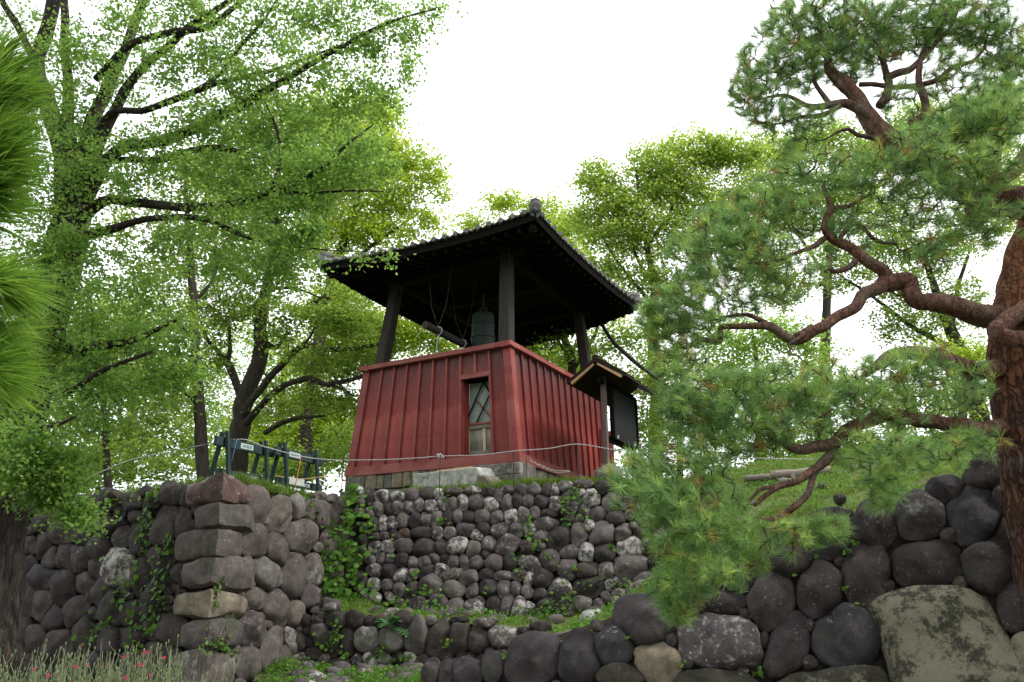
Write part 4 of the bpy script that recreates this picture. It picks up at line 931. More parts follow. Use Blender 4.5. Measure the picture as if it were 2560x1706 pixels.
for (x, y0, y1, mt, lb) in ((1101, 1141, 1222, 'iron', 'thin rusty peg holding the rope knot before the concrete step'), (1284, 1124, 1215, 'iron', 'thin rusty peg in front of the tower corner'), (1443, 1106, 1200, 'iron', 'thin rusty peg at the high point of the rope'), (1617, 1128, 1205, 'white_paint', 'thin white stick with blue foot right of the notice board'), (859, 1148, 1232, 'iron', 'thin rusty peg at the left end of the tower base'), (1316, 1147, 1180, 'iron', 'short rusty peg holding the slack cord')):
    t = P(x, y0, 13.22 if x != 1316 else 13.6); b_ = P(x, y1 + 12, 13.22 if x != 1316 else 13.6); b_ = Vector((t.x, t.y, b_.z)); e_ = empty('rope_peg', b_, lb, 'peg', 'pegs carrying the rope')
    m = MB(); m.tube([b_, t + UZ * .02], .009 if mt == 'iron' else .012, 6); m.build('rod', M[mt], e_)
    if mt != 'iron': m = MB(); m.tube([b_ , b_ + UZ * .12], .014, 6); m.build('tape', M['blue'], e_)
# logs on the right slope
def z7(x, y, Y): return P(1800 + x * .323, 1080 + y * .323, Y)
lg = [((390, 335, 12.6), (860, 300, 12.3), .075, 'thick grey log lying across the grass slope, topmost on the left'), ((1000, 295, 12.3), (1200, 272, 12.2), .075, 'grey log end piece to the right of the thick top log'), ((190, 362, 12.9), (385, 350, 12.8), .06, 'thin grey log at the far left of the log steps'), ((455, 388, 12.4), (720, 380, 12.3), .06, 'grey log lying under the thick top log'), ((1000, 360, 12), (1380, 340, 11.8), .065, 'dark grey log in the middle of the log steps'), ((1050, 412, 11.7), (1580, 402, 11.5), .06, 'lowest grey log of the steps, nearest the boulders')]
for a, b_, r, lb in lg:
    A_, B_ = z7(*a), z7(*b_); m = MB(); k = 7; m.tube([A_.lerp(B_, i / k) + Vector((0, 0, random.uniform(-.008, .008))) for i in range(k + 1)], [r * random.uniform(.93, 1.07) for _ in range(k + 1)], 12); o = m.build('log', M['log'], None, True); origin_to(o, (A_ + B_) / 2); meta(o, lb, 'log', 'logs of the slope steps')
for (x, y0, y1, r, Y, lb) in ((560, 325, 400, .03, 12.3, 'thin stake holding the log steps on the left'), (1375, 245, 440, .065, 11.6, 'stout pale stake holding the log steps on the right'), (930, 300, 400, .03, 12.1, 'thin stake between the two log step halves')):
    t = z7(x, y0, Y); b_ = z7(x, y1, Y); m = MB(); m.tube([Vector((t.x, t.y, b_.z)), t], r, 10); meta(m.build('stake', M['log'], None, True), lb, 'stake')
# ------------------------------------------------------------------ VEGETATION
def frames(nrm, rng):
    n = nrm / np.linalg.norm(nrm, axis=1, keepdims=True); a = rng.normal(size=n.shape); a -= n * (a * n).sum(1, keepdims=True)
    a /= np.linalg.norm(a, axis=1, keepdims=True); b = np.cross(n, a); return n, a, b
def leaves(C, nrm, size, shape, rng):
    n, a, b = frames(nrm, rng); s = size[:, None]
    if shape == 'fan':
        k = np.array([(0, 0), (-.55, .55), (-.28, .9), (.28, .9), (.55, .55)])
    elif shape == 'star':
        k = np.array([(0, -.45), (.35, -.2), (.5, .2), (0, .6), (-.5, .2), (-.35, -.2)])
    else:
        k = np.array([(0, -.5), (.38, 0), (0, .6), (-.38, 0)])
    fold = rng.uniform(-.15, .25, size=(len(C), 1))
    V = np.stack([C + s * (a * x + b * y) + n * s * fold * abs(x) for x, y in k], axis=1); return V, len(k)
DENS = {True: 2.1, False: 1.0}
def tree(name, label, cat, group, limbs, clumps, mat, shape, leaf, spray_n, leaf_n, spray_r, seed, bark='bark', twig_r=.012, flat=.35, tint=(.5, .22), trunk_n=12, spread=.5, named='crown', extra=None):
    rng = np.random.default_rng(seed); rg = random.Random(seed)
    root = empty(name, P(*limbs[0][0][:3]), label, cat, group)
    nodes = []
    for li, lb in enumerate(limbs):
        q = catmull([(*P(p[0], p[1], p[2]), p[3]) for p in lb], 5)
        pts = [Vector(x[:3]) for x in q]; rs = [max(.006, x[3]) for x in q]
        jr = .25 if li else .12
        pts = [p + noise.noise_vector(p * 2.1 + Vector((seed, 0, 0))) * rs[i] * jr * 2 for i, p in enumerate(pts)]
        m = MB(); m.tube(pts, rs, trunk_n if li == 0 else 7, rough=.25 if li == 0 else .2)
        m.build('trunk' if li == 0 else 'limb', M[bark], root, True)
        if li > 0 or len(limbs) == 1:
            nodes += [tuple(p) for p in pts[2:]]
        else: nodes += [tuple(p) for p in pts[len(pts) // 2:]]
    nodes = np.array(nodes); sc = []; sw = []
    for (px, py, Y, rx, ry, *k) in clumps:
        c = np.array(P(px, py, Y)); mx, mz = rx / F * Y, ry / F * Y; cnt = int(spray_n * DENS.get(leaf > .06, 1) * (k[0] if k else 1) * max(.33 if rx > 30 else .03, (mx * mz) / .5))
        d = rng.normal(size=(cnt, 3)); d /= np.linalg.norm(d, axis=1, keepdims=True); r = rng.uniform(0, 1, cnt) ** (1 / 2.4)
        p = c + d * r[:, None] * np.array([mx, (mx + mz) / 2 * 1.1, mz]); sc.append(p)
    sc = np.concatenate(sc)
    order = np.argsort([np.min(np.linalg.norm(nodes - p, axis=1)) for p in sc]); sc = sc[order]
    tm = MB(); NP = np.empty((len(nodes) + len(sc) * 3, 3)); NP[:len(nodes)] = nodes; nn = len(nodes); dirs = np.zeros_like(sc)
    for i, p in enumerate(sc):
        dist = np.linalg.norm(NP[:nn] - p, axis=1); j = int(np.argmin(dist)); s = NP[j]; dl = dist[j]
        v = p - s; dirs[i] = v / (np.linalg.norm(v) + 1e-6)
        midp = s + v * .5 + np.array([0, 0, .12 * dl]) + rng.normal(size=3) * .08 * dl
        r = twig_r * min(3, .5 + dl * .9)
        tm.tube([s, s * .75 + midp * .25 + (midp - s) * 0.15, midp, p], [r, r * .85, r * .65, r * .3], 4, False)
        NP[nn] = s * .5 + midp * .5; NP[nn + 1] = midp; NP[nn + 2] = p; nn += 3
    o = tm.build('twigs', M['twig'], root); o['kind'] = 'stuff'
    n = len(sc) * leaf_n; idx = np.repeat(np.arange(len(sc)), leaf_n)
    # flattened spray stretched along its twig
    rr = spray_r * rng.uniform(.6, 1.35, len(sc))[idx]
    off = rng.normal(size=(n, 3)) * rr[:, None] * .55
    tiltax = rng.normal(size=(len(sc), 3)) * spread * .5; up = np.array([0, 0, 1.]) + tiltax; up /= np.linalg.norm(up, axis=1, keepdims=True); U = up[idx]
    h = (off * U).sum(1, keepdims=True); off -= U * h * (1 - flat)
    off += dirs[idx] * rng.uniform(-.4, .9, n)[:, None] * rr[:, None]
    off[:, 2] -= (np.linalg.norm(off[:, :2], axis=1) ** 2) / (rr * 2 + .01) * .25
    C = sc[idx] + off; nrm = U + rng.normal(size=(n, 3)) * spread
    size = leaf * rng.uniform(.65, 1.3, n)
    V, k = leaves(C, nrm, size, shape, rng)
    t = np.clip(rng.normal(tint[0], tint[1], n) + (rng.normal(size=len(sc)) * .12)[idx], 0, .97)
    me = np_mesh(named, V, k, t); o = link(named, me, M[mat], root); o['kind'] = 'stuff'
    if extra:      # out-of-view parts of the same crown, added to shade the walls
        Cs = []
        for (px, py, Y, rx, ry) in extra:
            c = np.array(P(px, py, Y)); a = rx / F * Y; b = ry / F * Y * 1.2; cnt = int(a * b * 260)
            d = rng.normal(size=(cnt, 3)); d /= np.linalg.norm(d, axis=1, keepdims=True); Cs.append(c + d * (rng.uniform(0, 1, cnt) ** .4)[:, None] * np.array([a, a, b]))
        Cs = np.concatenate(Cs); V, k = leaves(Cs, np.array([0, 0, 1.]) + rng.normal(size=Cs.shape) * .8, .17 * rng.uniform(.6, 1.3, len(Cs)), shape, rng)
        me = np_mesh('shade_crown', V, k, np.clip(rng.normal(.5, .2, len(Cs)), 0, .97)); o = link('shade_crown', me, M[mat], root); o['kind'] = 'stuff'
    return root
# ---- ginkgo, close on the left
gl = [
 [(-60,1800,8.5,.34),(-30,1600,8.5,.31),(-8,1400,8.5,.29),(15,1200,8.5,.27),(60,1000,8.6,.26),(100,840,8.7,.25),(145,680,8.8,.24),(180,560,8.9,.22),(203,450,9,.15),(222,330,9.1,.08)],
 [(178,580,8.9,.16),(150,350,9,.13),(92,170,9,.11),(118,70,9,.10),(150,-40,9,.09)],
 [(0,-10,8.8,.05),(50,80,8.9,.05),(95,180,9,.06),(130,260,9,.06)],
 [(190,500,8.9,.10),(172,300,8.8,.08),(162,120,8.8,.06),(160,-60,8.8,.05)],
 [(203,450,9,.12),(238,300,9,.1),(300,150,9,.08),(370,-30,9,.06)],
 [(215,480,8.9,.09),(250,360,8.7,.07),(330,200,8.5,.06),(450,90,8.3,.05),(590,-10,8.2,.035)],
 [(200,520,8.9,.09),(286,383,8.6,.08),(434,342,8.3,.075),(587,270,8,.07),(699,209,7.8,.045),(830,130,7.6,.028),(960,60,7.5,.018),(1090,22,7.4,.008)],
 [(200,500,9,.08),(260,301,8.6,.05),(352,278,8.4,.045),(434,252,8.2,.045),(485,230,8.1,.04),(560,205,8,.035),(700,170,7.9,.025),(860,110,7.8,.015),(1000,50,7.8,.008)],
 [(485,230,8.1,.03),(545,190,8,.028),(600,120,7.9,.024),(660,50,7.8,.016),(690,0,7.8,.01)],
 [(240,200,8.6,.05),(332,107,8.3,.05),(434,79,8.1,.045),(520,65,8,.04),(620,-10,7.9,.03)],
 [(205,450,9,.06),(240,403,8.8,.05),(398,398,8.5,.045),(500,372,8.2,.045),(587,378,8,.04),(679,408,7.8,.02),(740,440,7.7,.01)],
 [(190,560,8.9,.1),(260,500,8.6,.07),(337,508,8.3,.06),(485,520,8,.055),(587,510,7.8,.05),(679,482,7.6,.04),(796,426,7.4,.028),(857,370,7.3,.018),(935,310,7.3,.008)],
 [(679,482,7.6,.03),(760,482,7.5,.02),(880,478,7.4,.012),(960,480,7.4,.005)],
 [(679,482,7.6,.03),(700,400,7.6,.02),(690,320,7.6,.015),(660,250,7.6,.008)],
 [(180,600,8.8,.08),(301,566,8.4,.05),(383,546,8.1,.04),(500,546,7.9,.035),(640,600,7.7,.02),(780,622,7.5,.010),(870,628,7.4,.004),(980,632,7.4,.003)],
 [(115,830,8.6,.10),(200,890,8.3,.07),(215,870,8.1,.06),(330,850,8,.04),(440,800,7.9,.02)],
 [(90,960,8.5,.06),(170,980,8,.04),(250,930,7.8,.03),(380,880,7.8,.015)],
 [(60,1120,8.3,.04),(90,1080,7.8,.03),(150,1060,7.4,.02),(190,1040,7.3,.01)],
 [(60,1210,8.2,.03),(120,1235,7.9,.018),(180,1275,7.8,.012),(232,1312,7.8,.006)],
 [(60,1150,8.3,.03),(20,1120,7.7,.02),(-30,1080,7.5,.01)],
]
gc = [(110,1105,7.6,95,75,1.2),(40,1130,7.5,80,90,1.2),(60,1200,7.7,90,50),(170,1190,7.8,60,45,.8),(190,1280,7.8,40,14,.9),(228,1312,7.8,15,14,1),(130,1245,7.9,35,15,.8),
 (240,1010,8,120,80),(350,960,8.2,120,80),(300,880,8.2,130,80),(420,840,8,90,90,.8),(460,930,8.3,60,60,.7),(200,960,8.2,90,70),(120,900,8.3,80,110,.7),(150,760,8.4,120,120,.8),(280,760,8.3,120,110,.9),(90,640,8.5,80,110,.7),(230,620,8.4,100,90,.8),(380,700,8.1,90,90,.7),
 (120,480,8.6,90,120,1.2),(170,600,8.3,90,90,.9),(100,840,8.2,90,90,.9),(200,320,8.5,70,110,.8),(170,150,8.4,80,110,.7),(220,420,8.4,90,100,.8),(60,350,8.8,70,120,.4),(130,250,8.6,80,110,.4),(60,60,9,80,100,.35),(220,130,8.6,90,110,.6),(330,60,8.4,110,80,.9),(300,200,8.4,100,90,.6),(480,30,8.1,120,70,1),(440,170,8.1,110,80,1),(560,130,8,110,90,1.2),(680,60,7.9,110,80,1.2),(800,40,7.8,90,70,1),(640,210,7.9,130,80,1.3),(780,170,7.7,110,90,1.1),(900,110,7.7,80,60,.8),(1000,70,7.6,70,45,.5),(1080,25,7.6,60,25,.25),(920,20,7.7,90,40,.6),
 (380,380,8.2,110,80,1),(520,330,8,130,90,1.3),(660,330,7.8,130,90,1.4),(800,300,7.6,110,90,1.1),(900,230,7.6,80,70,.7),(1000,170,7.6,60,50,.3),(970,260,7.6,50,50,.25),(520,450,8,120,80,1.1),(660,450,7.7,130,80,1.4),(800,420,7.5,110,80,1.2),(900,380,7.4,70,80,.7),(330,460,8.1,90,60,.7),(620,560,7.8,130,70,1.1),(750,510,7.5,100,60,1),(700,640,7.5,80,60,.9),(775,590,7.4,36,40,.7),(560,660,7.8,110,60,.8),(450,590,8,90,60,.6),(680,700,7.7,80,50,.6),(880,450,7.4,60,50,.4),(970,420,7.4,40,50,.25),(800,655,7.4,16,10,.5),(905,648,7.35,9,8,.5),(975,640,7.35,8,8,.5)]
tree('ginkgo_tree', 'huge ginkgo with fan shaped leaves, rugged trunk at the left edge of the photo', 'tree', None, gl, gc, 'ginkgo', 'fan', .038, 135, 34, .14, 21, bark='bark_ginkgo', twig_r=.005, flat=.6, tint=(.5, .2), trunk_n=22, spread=.9, extra=[(-500,-100,9,330,260),(-800,600,8,330,330),(-1300,200,7,400,350),(-500,250,9.5,260,260),(-1600,-500,6,500,400),(-900,-900,6,500,350),(300,-1000,6.5,450,250),(-150,-300,9,330,260),(250,-350,9,330,230),(600,-300,8.5,300,200),(-500,-600,8,400,260),(0,-700,8,400,260),(450,-650,8,380,260),(-900,300,9,300,300),(-600,700,8.5,260,260),(-700,-300,7,300,300),(800,-330,7.5,220,160)])

# ---- trees behind on the terrace
G1 = 'trees on the terrace behind the bastion'
tree('broadleaf_tree', 'large forked tree with spreading limbs right behind the green barriers', 'tree', G1,
 [[(585,1210,18.9,.27),(597,1090,18.9,.25),(607,1011,18.9,.22),(643,921,18.9,.20),(654,857,18.9,.19),(652,779,18.9,.17),(671,707,18.9,.14),(680,630,18.9,.12),(690,500,18.9,.09),(700,380,18.9,.05)],
  [(607,1011,18.9,.13),(590,960,19.0,.11),(571,911,19.1,.10),(545,880,19.1,.06),(521,854,19.1,.05),(500,800,19.1,.03)],
  [(571,911,19.1,.07),(575,850,19.1,.05),(570,790,19.1,.03)],
  [(607,1040,18.8,.12),(643,982,18.6,.10),(714,904,18.4,.09),(764,864,18.3,.08),(829,875,18.2,.07),(932,864,18.1,.045),(990,850,18.1,.02)],
  [(605,1060,18.8,.10),(621,1050,18.7,.09),(689,979,18.4,.08),(764,946,18.2,.075),(821,961,18.1,.07),(911,939,18.1,.05),(960,930,18.2,.03)],
  [(821,961,18.1,.04),(860,975,18.1,.03),(883,990,18.1,.025),(905,988,18.1,.015)],
  [(714,904,18.4,.04),(770,850,18.4,.03),(800,790,18.4,.02)],
  [(660,1085,18.5,.06),(714,1054,18.4,.06),(760,1045,18.3,.05),(814,1040,18.3,.03)],
  [(655,850,18.9,.10),(690,870,18.9,.07),(720,830,18.7,.05)],
  [(671,707,18.9,.08),(690,720,18.7,.06),(740,722,18.5,.04),(800,745,18.3,.02)],
  [(757,800,19.4,.10),(770,770,19.3,.11),(796,754,19.1,.10),(846,732,18.9,.07),(900,720,18.9,.03)],
  [(690,500,18.9,.06),(760,430,18.9,.05),(830,360,18.9,.03)],[(690,560,18.9,.06),(620,480,18.9,.05),(560,430,18.9,.03)]],
 [(640,520,18.9,130,100,.9),(760,450,18.9,120,100,1),(860,380,18.9,110,100,1),(560,420,18.9,110,100,.7),(700,330,18.9,150,90,.8),(560,640,18.9,90,80,.7),(700,640,18.9,110,70,.6),(820,660,18.9,80,50,.6),(610,760,18.9,90,80,.8),(520,780,18.9,80,90,.8),(760,790,18.5,110,40,.9),(860,800,18.3,90,50,1.1),(900,900,18.3,80,50,1),(780,900,18.4,100,40,.9),(700,830,18.5,60,40,.6),(800,1000,18.5,90,40,.9),(700,1010,18.6,60,50,.6),(900,1010,18.5,50,40,.8),(520,900,19.1,70,60,.8),(880,740,18.5,70,30,.9)],
 'maple', 'star', 0.070, 22, 54, .34, 31, twig_r=.012, flat=.28)
tree('broadleaf_tree', 'slim dark straight tree just left of the green barriers', 'tree', G1,
 [[(512,1210,16.5,.15),(505,1140,16.5,.14),(496,1000,16.5,.125),(487,850,16.5,.11),(480,700,16.5,.09),(470,560,16.5,.07),(462,430,16.5,.04)],
  [(487,850,16.5,.05),(430,790,16.5,.04),(390,720,16.5,.02)],[(480,700,16.5,.05),(430,640,16.5,.035),(420,560,16.5,.02)],[(490,900,16.5,.04),(440,880,16.5,.03),(380,890,16.5,.015)],
  [(495,1010,16.5,.04),(440,970,16.4,.03),(400,960,16.4,.015)],[(484,760,16.5,.05),(530,700,16.5,.035),(560,620,16.5,.02)]],
 [(440,560,16.5,110,90,.6),(420,680,16.5,90,80,.6),(480,450,16.5,120,90,.7),(360,820,16.5,90,60,.7),(390,920,16.5,90,60,.9),(430,1000,16.5,70,50,.8),(560,560,16.5,80,80,.5),(480,800,16.3,60,50,.6),(320,540,16.5,80,80,.4)],
 'maple', 'star', 0.067, 22, 48, .32, 32, flat=.28)
tree('broadleaf_tree', 'young thin tree low at the left over the bastion grass', 'tree', G1,
 [[(275,1240,16,.08),(266,1150,16,.07),(262,1060,16,.06),(255,950,16,.045),(250,850,16,.03)],[(264,1100,16,.03),(230,1040,16,.02),(200,1000,16,.01)],[(262,1040,16,.03),(300,980,16,.02),(330,930,16,.01)]],
 [(250,900,16,90,70,.9),(180,1040,16,80,60,1),(320,1050,16,80,50,.9),(250,1150,16,90,30,.7),(160,1160,16,80,50,1),(90,1180,16,80,50,.8)],
 'maple', 'star', 0.067, 22, 48, .3, 33)
tree('broadleaf_tree', 'dark stemmed tree between the slim trunk and the left edge, far back', 'tree', G1,
 [[(325,1200,22,.16),(322,1140,22,.15),(335,1000,22,.12),(350,880,22,.1),(340,760,22,.06)],[(335,1000,22,.06),(400,930,22,.05),(450,880,22,.03)]],
 [(300,800,23,150,90,.8),(180,860,23,120,90,.8),(330,960,22,140,60,.9),(420,1090,22,110,60,1),(300,1110,22,110,50,1),(120,960,22,120,80,.9),(430,1160,21,90,30,.7)],
 'maple', 'star', 0.081, 22, 41, .42, 34)
tree('broadleaf_tree', 'tall yellow green tree whose crown rises left of the tiled roof', 'tree', G1,
 [[(760,1200,24,.25),(765,1080,24,.22),(790,900,24,.2),(820,740,24,.18),(860,600,24,.15),(900,480,24,.1),(930,380,24,.05)],
  [(820,740,24,.1),(900,640,24,.08),(980,580,24,.06),(1050,530,24,.03)],[(860,600,24,.08),(820,500,24,.06),(800,400,24,.04)],[(880,540,24,.08),(950,470,24,.06),(1010,420,24,.04),(1080,410,24,.02)]],
 [(940,290,24,70,60,.9),(900,380,24,100,80,1),(1000,400,24,80,60,1),(1080,440,24,45,50,.7),(1110,490,24,22,25,.7),(980,490,24,90,60,1),(1060,550,24,50,40,.7),(900,560,24,90,70,.9),(820,480,24,90,80,.9),(980,590,24,80,40,.6),(820,300,24,100,80,.8),(1130,640,24,70,40,.6),(820,600,24,80,60,.7)],
 'maple_yellow', 'star', 0.089, 24, 44, .42, 35, flat=.3)
tree('broadleaf_tree', 'bushy yellow green tree low behind the left tower post', 'tree', G1,
 [[(900,1190,26,.2),(905,1050,26,.17),(930,930,26,.13),(950,820,26,.07)],[(905,1050,26,.08),(850,960,26,.06),(800,900,26,.03)],[(925,950,26,.07),(990,880,26,.05),(1060,840,26,.03)]],
 [(860,780,26,110,70,1),(980,830,25,100,60,1.1),(1080,850,25,80,40,1),(900,860,26,110,60,1),(800,900,26,90,60,1),(850,1060,26,90,80,1),(780,1110,25,90,60,1),(680,1120,25,90,60,.9),(760,1020,26,80,60,.8),(640,1060,26,70,70,.6)],
 'maple_yellow', 'star', 0.089, 24, 44, .45, 36)
tree('broadleaf_tree', 'distant pale tree filling the gap under the large forked tree', 'tree', G1,
 [[(700,1200,32,.2),(705,1000,32,.15),(720,850,32,.1)],[(705,1000,32,.08),(640,900,32,.05)],[(710,950,32,.08),(780,880,32,.05)]],
 [(700,940,32,120,80,.5),(560,1060,32,120,80,.6),(740,1090,31,120,60,.7),(600,1150,30,120,40,.7),(780,1170,30,80,25,.8),(500,960,32,100,80,.5),(640,860,32,110,60,.5)],
 'maple_far', 'star', 0.096, 20, 32, .5, 37)
# right group
G2 = 'trees behind the bell tower'
tree('broadleaf_tree', 'round crowned tree above the right slope of the tiled roof', 'tree', G2,
 [[(1640,1210,24,.26),(1640,1000,24,.22),(1630,800,24,.18),(1638,720,24,.14),(1615,600,24,.10),(1600,500,24,.07),(1590,420,24,.04)],
  [(1638,720,24,.07),(1590,640,24,.05),(1580,560,24,.03)],[(1615,620,24,.06),(1680,520,24,.05),(1700,430,24,.03)],[(1630,760,24,.07),(1540,650,24,.05),(1490,560,24,.03)],[(1635,800,24,.07),(1720,680,24,.05),(1780,560,24,.03)]],
 [(1500,450,24,65,50,1),(1560,510,24,90,60,.9),(1640,420,24,90,65,1),(1740,385,24,90,50,1),(1700,480,24,100,70,.9),(1840,380,24,90,50,1),(1540,590,24,80,50,.8),(1480,540,24,50,50,.8),(1640,580,24,110,70,.7),(1780,560,24,100,80,.8),(1520,680,24,70,50,.7),(1640,700,24,90,60,.6),(1860,480,24,80,60,.7)],
 'maple', 'star', 0.089, 24, 48, .42, 41, tint=(.68, .2))
tree('broadleaf_tree', 'low crowned pale green tree peeking over the tower roof ridge', 'tree', G2,
 [[(1330,1200,30,.2),(1330,900,30,.15),(1340,700,30,.1),(1345,580,30,.06)],[(1335,720,30,.06),(1400,620,30,.04)],[(1335,720,30,.06),(1270,600,30,.04)]],
 [(1260,510,30,60,28,1),(1350,530,30,70,35,1),(1420,580,29,80,50,1),(1440,660,28,70,50,.9),(1180,560,30,60,30,.7),(1500,760,27,70,60,.8),(1350,900,27,110,50,1.1),(1450,930,26,90,70,1)],
 'maple_yellow', 'star', 0.096, 22, 38, .45, 42)
tree('broadleaf_tree', 'leaning tree with a long bare diagonal bough behind the notice board', 'tree', G2,
 [[(1420,1190,20,.16),(1425,1000,20,.14),(1430,900,20,.12),(1400,830,20,.09),(1370,790,20,.05)],
  [(1490,790,19,.055),(1530,850,19,.055),(1570,890,19,.055),(1620,930,19,.05),(1665,965,19,.045),(1720,1010,19,.03)],
  [(1430,900,20,.06),(1400,860,20,.04),(1390,820,20,.03)],[(1430,930,20,.06),(1480,850,20,.05),(1500,800,20,.04)],[(1620,930,19,.02),(1650,890,19,.015),(1690,870,19,.01)]],
 [(1400,880,20,80,40,.9),(1520,850,20,80,50,.8),(1600,830,20,70,60,.7),(1560,950,20,60,40,.5),(1640,1000,20,70,40,.7),(1700,940,20,90,50,.8),(1640,1090,20,70,50,.7),(1600,1150,20,60,30,.5)],
 'maple', 'star', 0.074, 22, 44, .36, 43)
tree('broadleaf_tree', 'dark trunked maple seen through the pine boughs on the right', 'tree', G2,
 [[(2480,1180,18,.22),(2440,1000,18,.2),(2400,880,18,.17),(2360,780,18,.13),(2330,700,18,.09),(2300,600,18,.05)],
  [(2400,880,18,.10),(2340,850,18,.08),(2270,810,18,.06),(2180,740,18,.04),(2100,690,18,.02)],[(2380,820,18,.08),(2390,740,18,.06),(2420,640,18,.04)],[(2360,780,18,.07),(2300,760,18,.05),(2200,720,18,.02)],[(2440,1000,18,.08),(2350,950,18,.05),(2280,930,18,.03)]],
 [(2130,690,18,80,45,1),(2250,730,18,90,45,1),(2200,620,18,100,60,1),(2330,640,18,100,70,1),(2300,820,18,90,50,.9),(2220,800,18,60,30,.7),(2400,760,18,70,80,.7),(2420,900,18,80,60,.8),(2300,960,18,90,50,.8),(2450,560,18,90,80,.8),(2060,640,18,60,50,.8),(2250,520,18,110,70,.8),(2400,1040,18,100,40,.8),(2480,420,18,90,80,.7)],
 'maple', 'star', 0.063, 24, 48, .3, 44)
tree('broadleaf_tree', 'bright fresh green low maple below the thick pine bough', 'tree', G2,
 [[(2420,1100,14.5,.07),(2400,1000,14.5,.06),(2390,940,14.5,.04),(2380,890,14.5,.02)],[(2395,960,14.5,.03),(2340,900,14.5,.02)],[(2390,940,14.5,.03),(2440,900,14.5,.02)]],
 [(2370,870,14.5,60,22,1.2),(2430,890,14.5,40,20,1.1),(2330,890,14.5,35,18,1)],
 'maple_yellow', 'star', 0.052, 26, 64, .2, 45)
tree('broadleaf_tree', 'tall grey green tree high behind the pine top at the right edge', 'tree', G2,
 [[(2050,1180,28,.25),(2060,900,28,.2),(2070,700,28,.15),(2080,500,28,.1),(2090,380,28,.05)],[(2070,700,28,.08),(1980,560,28,.06),(1930,470,28,.03)],[(2075,600,28,.08),(2180,480,28,.06),(2260,380,28,.03)]],
 [(1950,400,28,100,60,.9),(2060,360,28,100,60,.9),(2180,400,28,110,70,.9),(2300,330,28,110,80,.8),(1980,520,28,100,70,.8),(2100,500,28,110,70,.7),(2420,380,28,110,80,.8),(2500,280,28,100,80,.8),(1900,640,28,90,80,.8),(1960,720,28,80,60,.6),(2520,500,28,90,80,.8)],
 'maple', 'star', 0.096, 22, 38, .46, 46)
for k, (lb, cls, tr_) in enumerate((
   ('low leafy bush row right of the notice board with sky showing through', [(1600,960,22,50,50,.7),(1590,1050,22,50,50,.6),(1650,900,22,70,50,.7),(1600,1140,22,50,40,.6),(1680,1010,22,60,40,.5),(1740,1040,22,80,50,.5),(1640,1060,22,60,40,.45),(1700,1120,22,90,30,.45),(1800,1090,22,80,40,.5),(1640,1170,22,70,16,.5),(1780,1165,22,80,14,.4)], [(1700,1210,22,.1),(1700,1100,22,.08),(1710,1000,22,.04)]),
   ('dark leafy tree low behind the pine needles in the middle right', [(1840,850,21,110,70,1),(1960,840,21,90,60,1),(1880,950,21,120,60,.9),(2020,950,21,100,60,.9),(1800,960,21,90,60,.9),(2050,880,21,60,40,.6),(1860,1060,21,110,50,.8),(2000,1060,21,110,50,.8),(1950,1130,21,110,25,.8)], [(1900,1200,21,.14),(1900,1050,21,.12),(1890,900,21,.07),(1880,820,21,.03)]),
   ('spreading leafy tree low behind the lower pine bough', [(2180,1000,20,100,60,.9),(2150,1100,20,100,40,.9),(2300,1080,20,110,30,.9),(2400,1000,20,80,50,.7),(2280,1020,20,90,40,.8),(2060,1120,20,60,25,.7)], [(2250,1160,20,.12),(2245,1080,20,.1),(2230,1000,20,.05)]))):
    tree('broadleaf_tree', lb, 'tree', G2, [tr_, [tr_[1], (tr_[1][0] + 50, tr_[1][1] - 70, tr_[1][2], .03)], [tr_[1], (tr_[1][0] - 60, tr_[1][1] - 60, tr_[1][2], .03)]], cls, 'maple' if k != 1 else 'maple_far', 'star', 0.074, 22, 41, .36, 50 + k)

for k, (lb, cls) in enumerate((('low leafy shrub row behind the grassy top of the dark bastion face', [(120,1215,19,90,24,1),(220,1195,19,90,26,1),(330,1180,19,90,28,1),(420,1170,19,60,28,.9),(180,1150,20,110,30,.8),(330,1130,20,100,30,.7)]),
      ('low leafy shrub row behind the green barriers', [(560,1165,20,70,30,.8),(660,1175,20,80,30,.9),(760,1185,20,70,30,.8),(830,1150,20,50,50,.8),(850,1090,21,40,60,.8),(720,1130,21,80,30,.6)]),
      ('low leafy shrub row on the brow of the grass slope', [(1650,1165,20,50,26,.7),(1760,1150,20,70,26,.8),(1870,1140,20,80,26,.8),(1990,1125,20,80,26,.8),(2120,1110,20,80,24,.8),(1600,1185,19,30,20,.7)]))):
    p0 = cls[1]; tree('shrub', lb, 'shrub', 'shrubs along the terrace', [[(p0[0], 1235, p0[2], .04), (p0[0], 1200, p0[2], .035), (p0[0], p0[1] - 20, p0[2], .02)], [(p0[0], 1205, p0[2], .03), (p0[0] + 50, 1170, p0[2], .02)]], cls, 'maple', 'star', .075, 24, 40, .3, 150 + k)
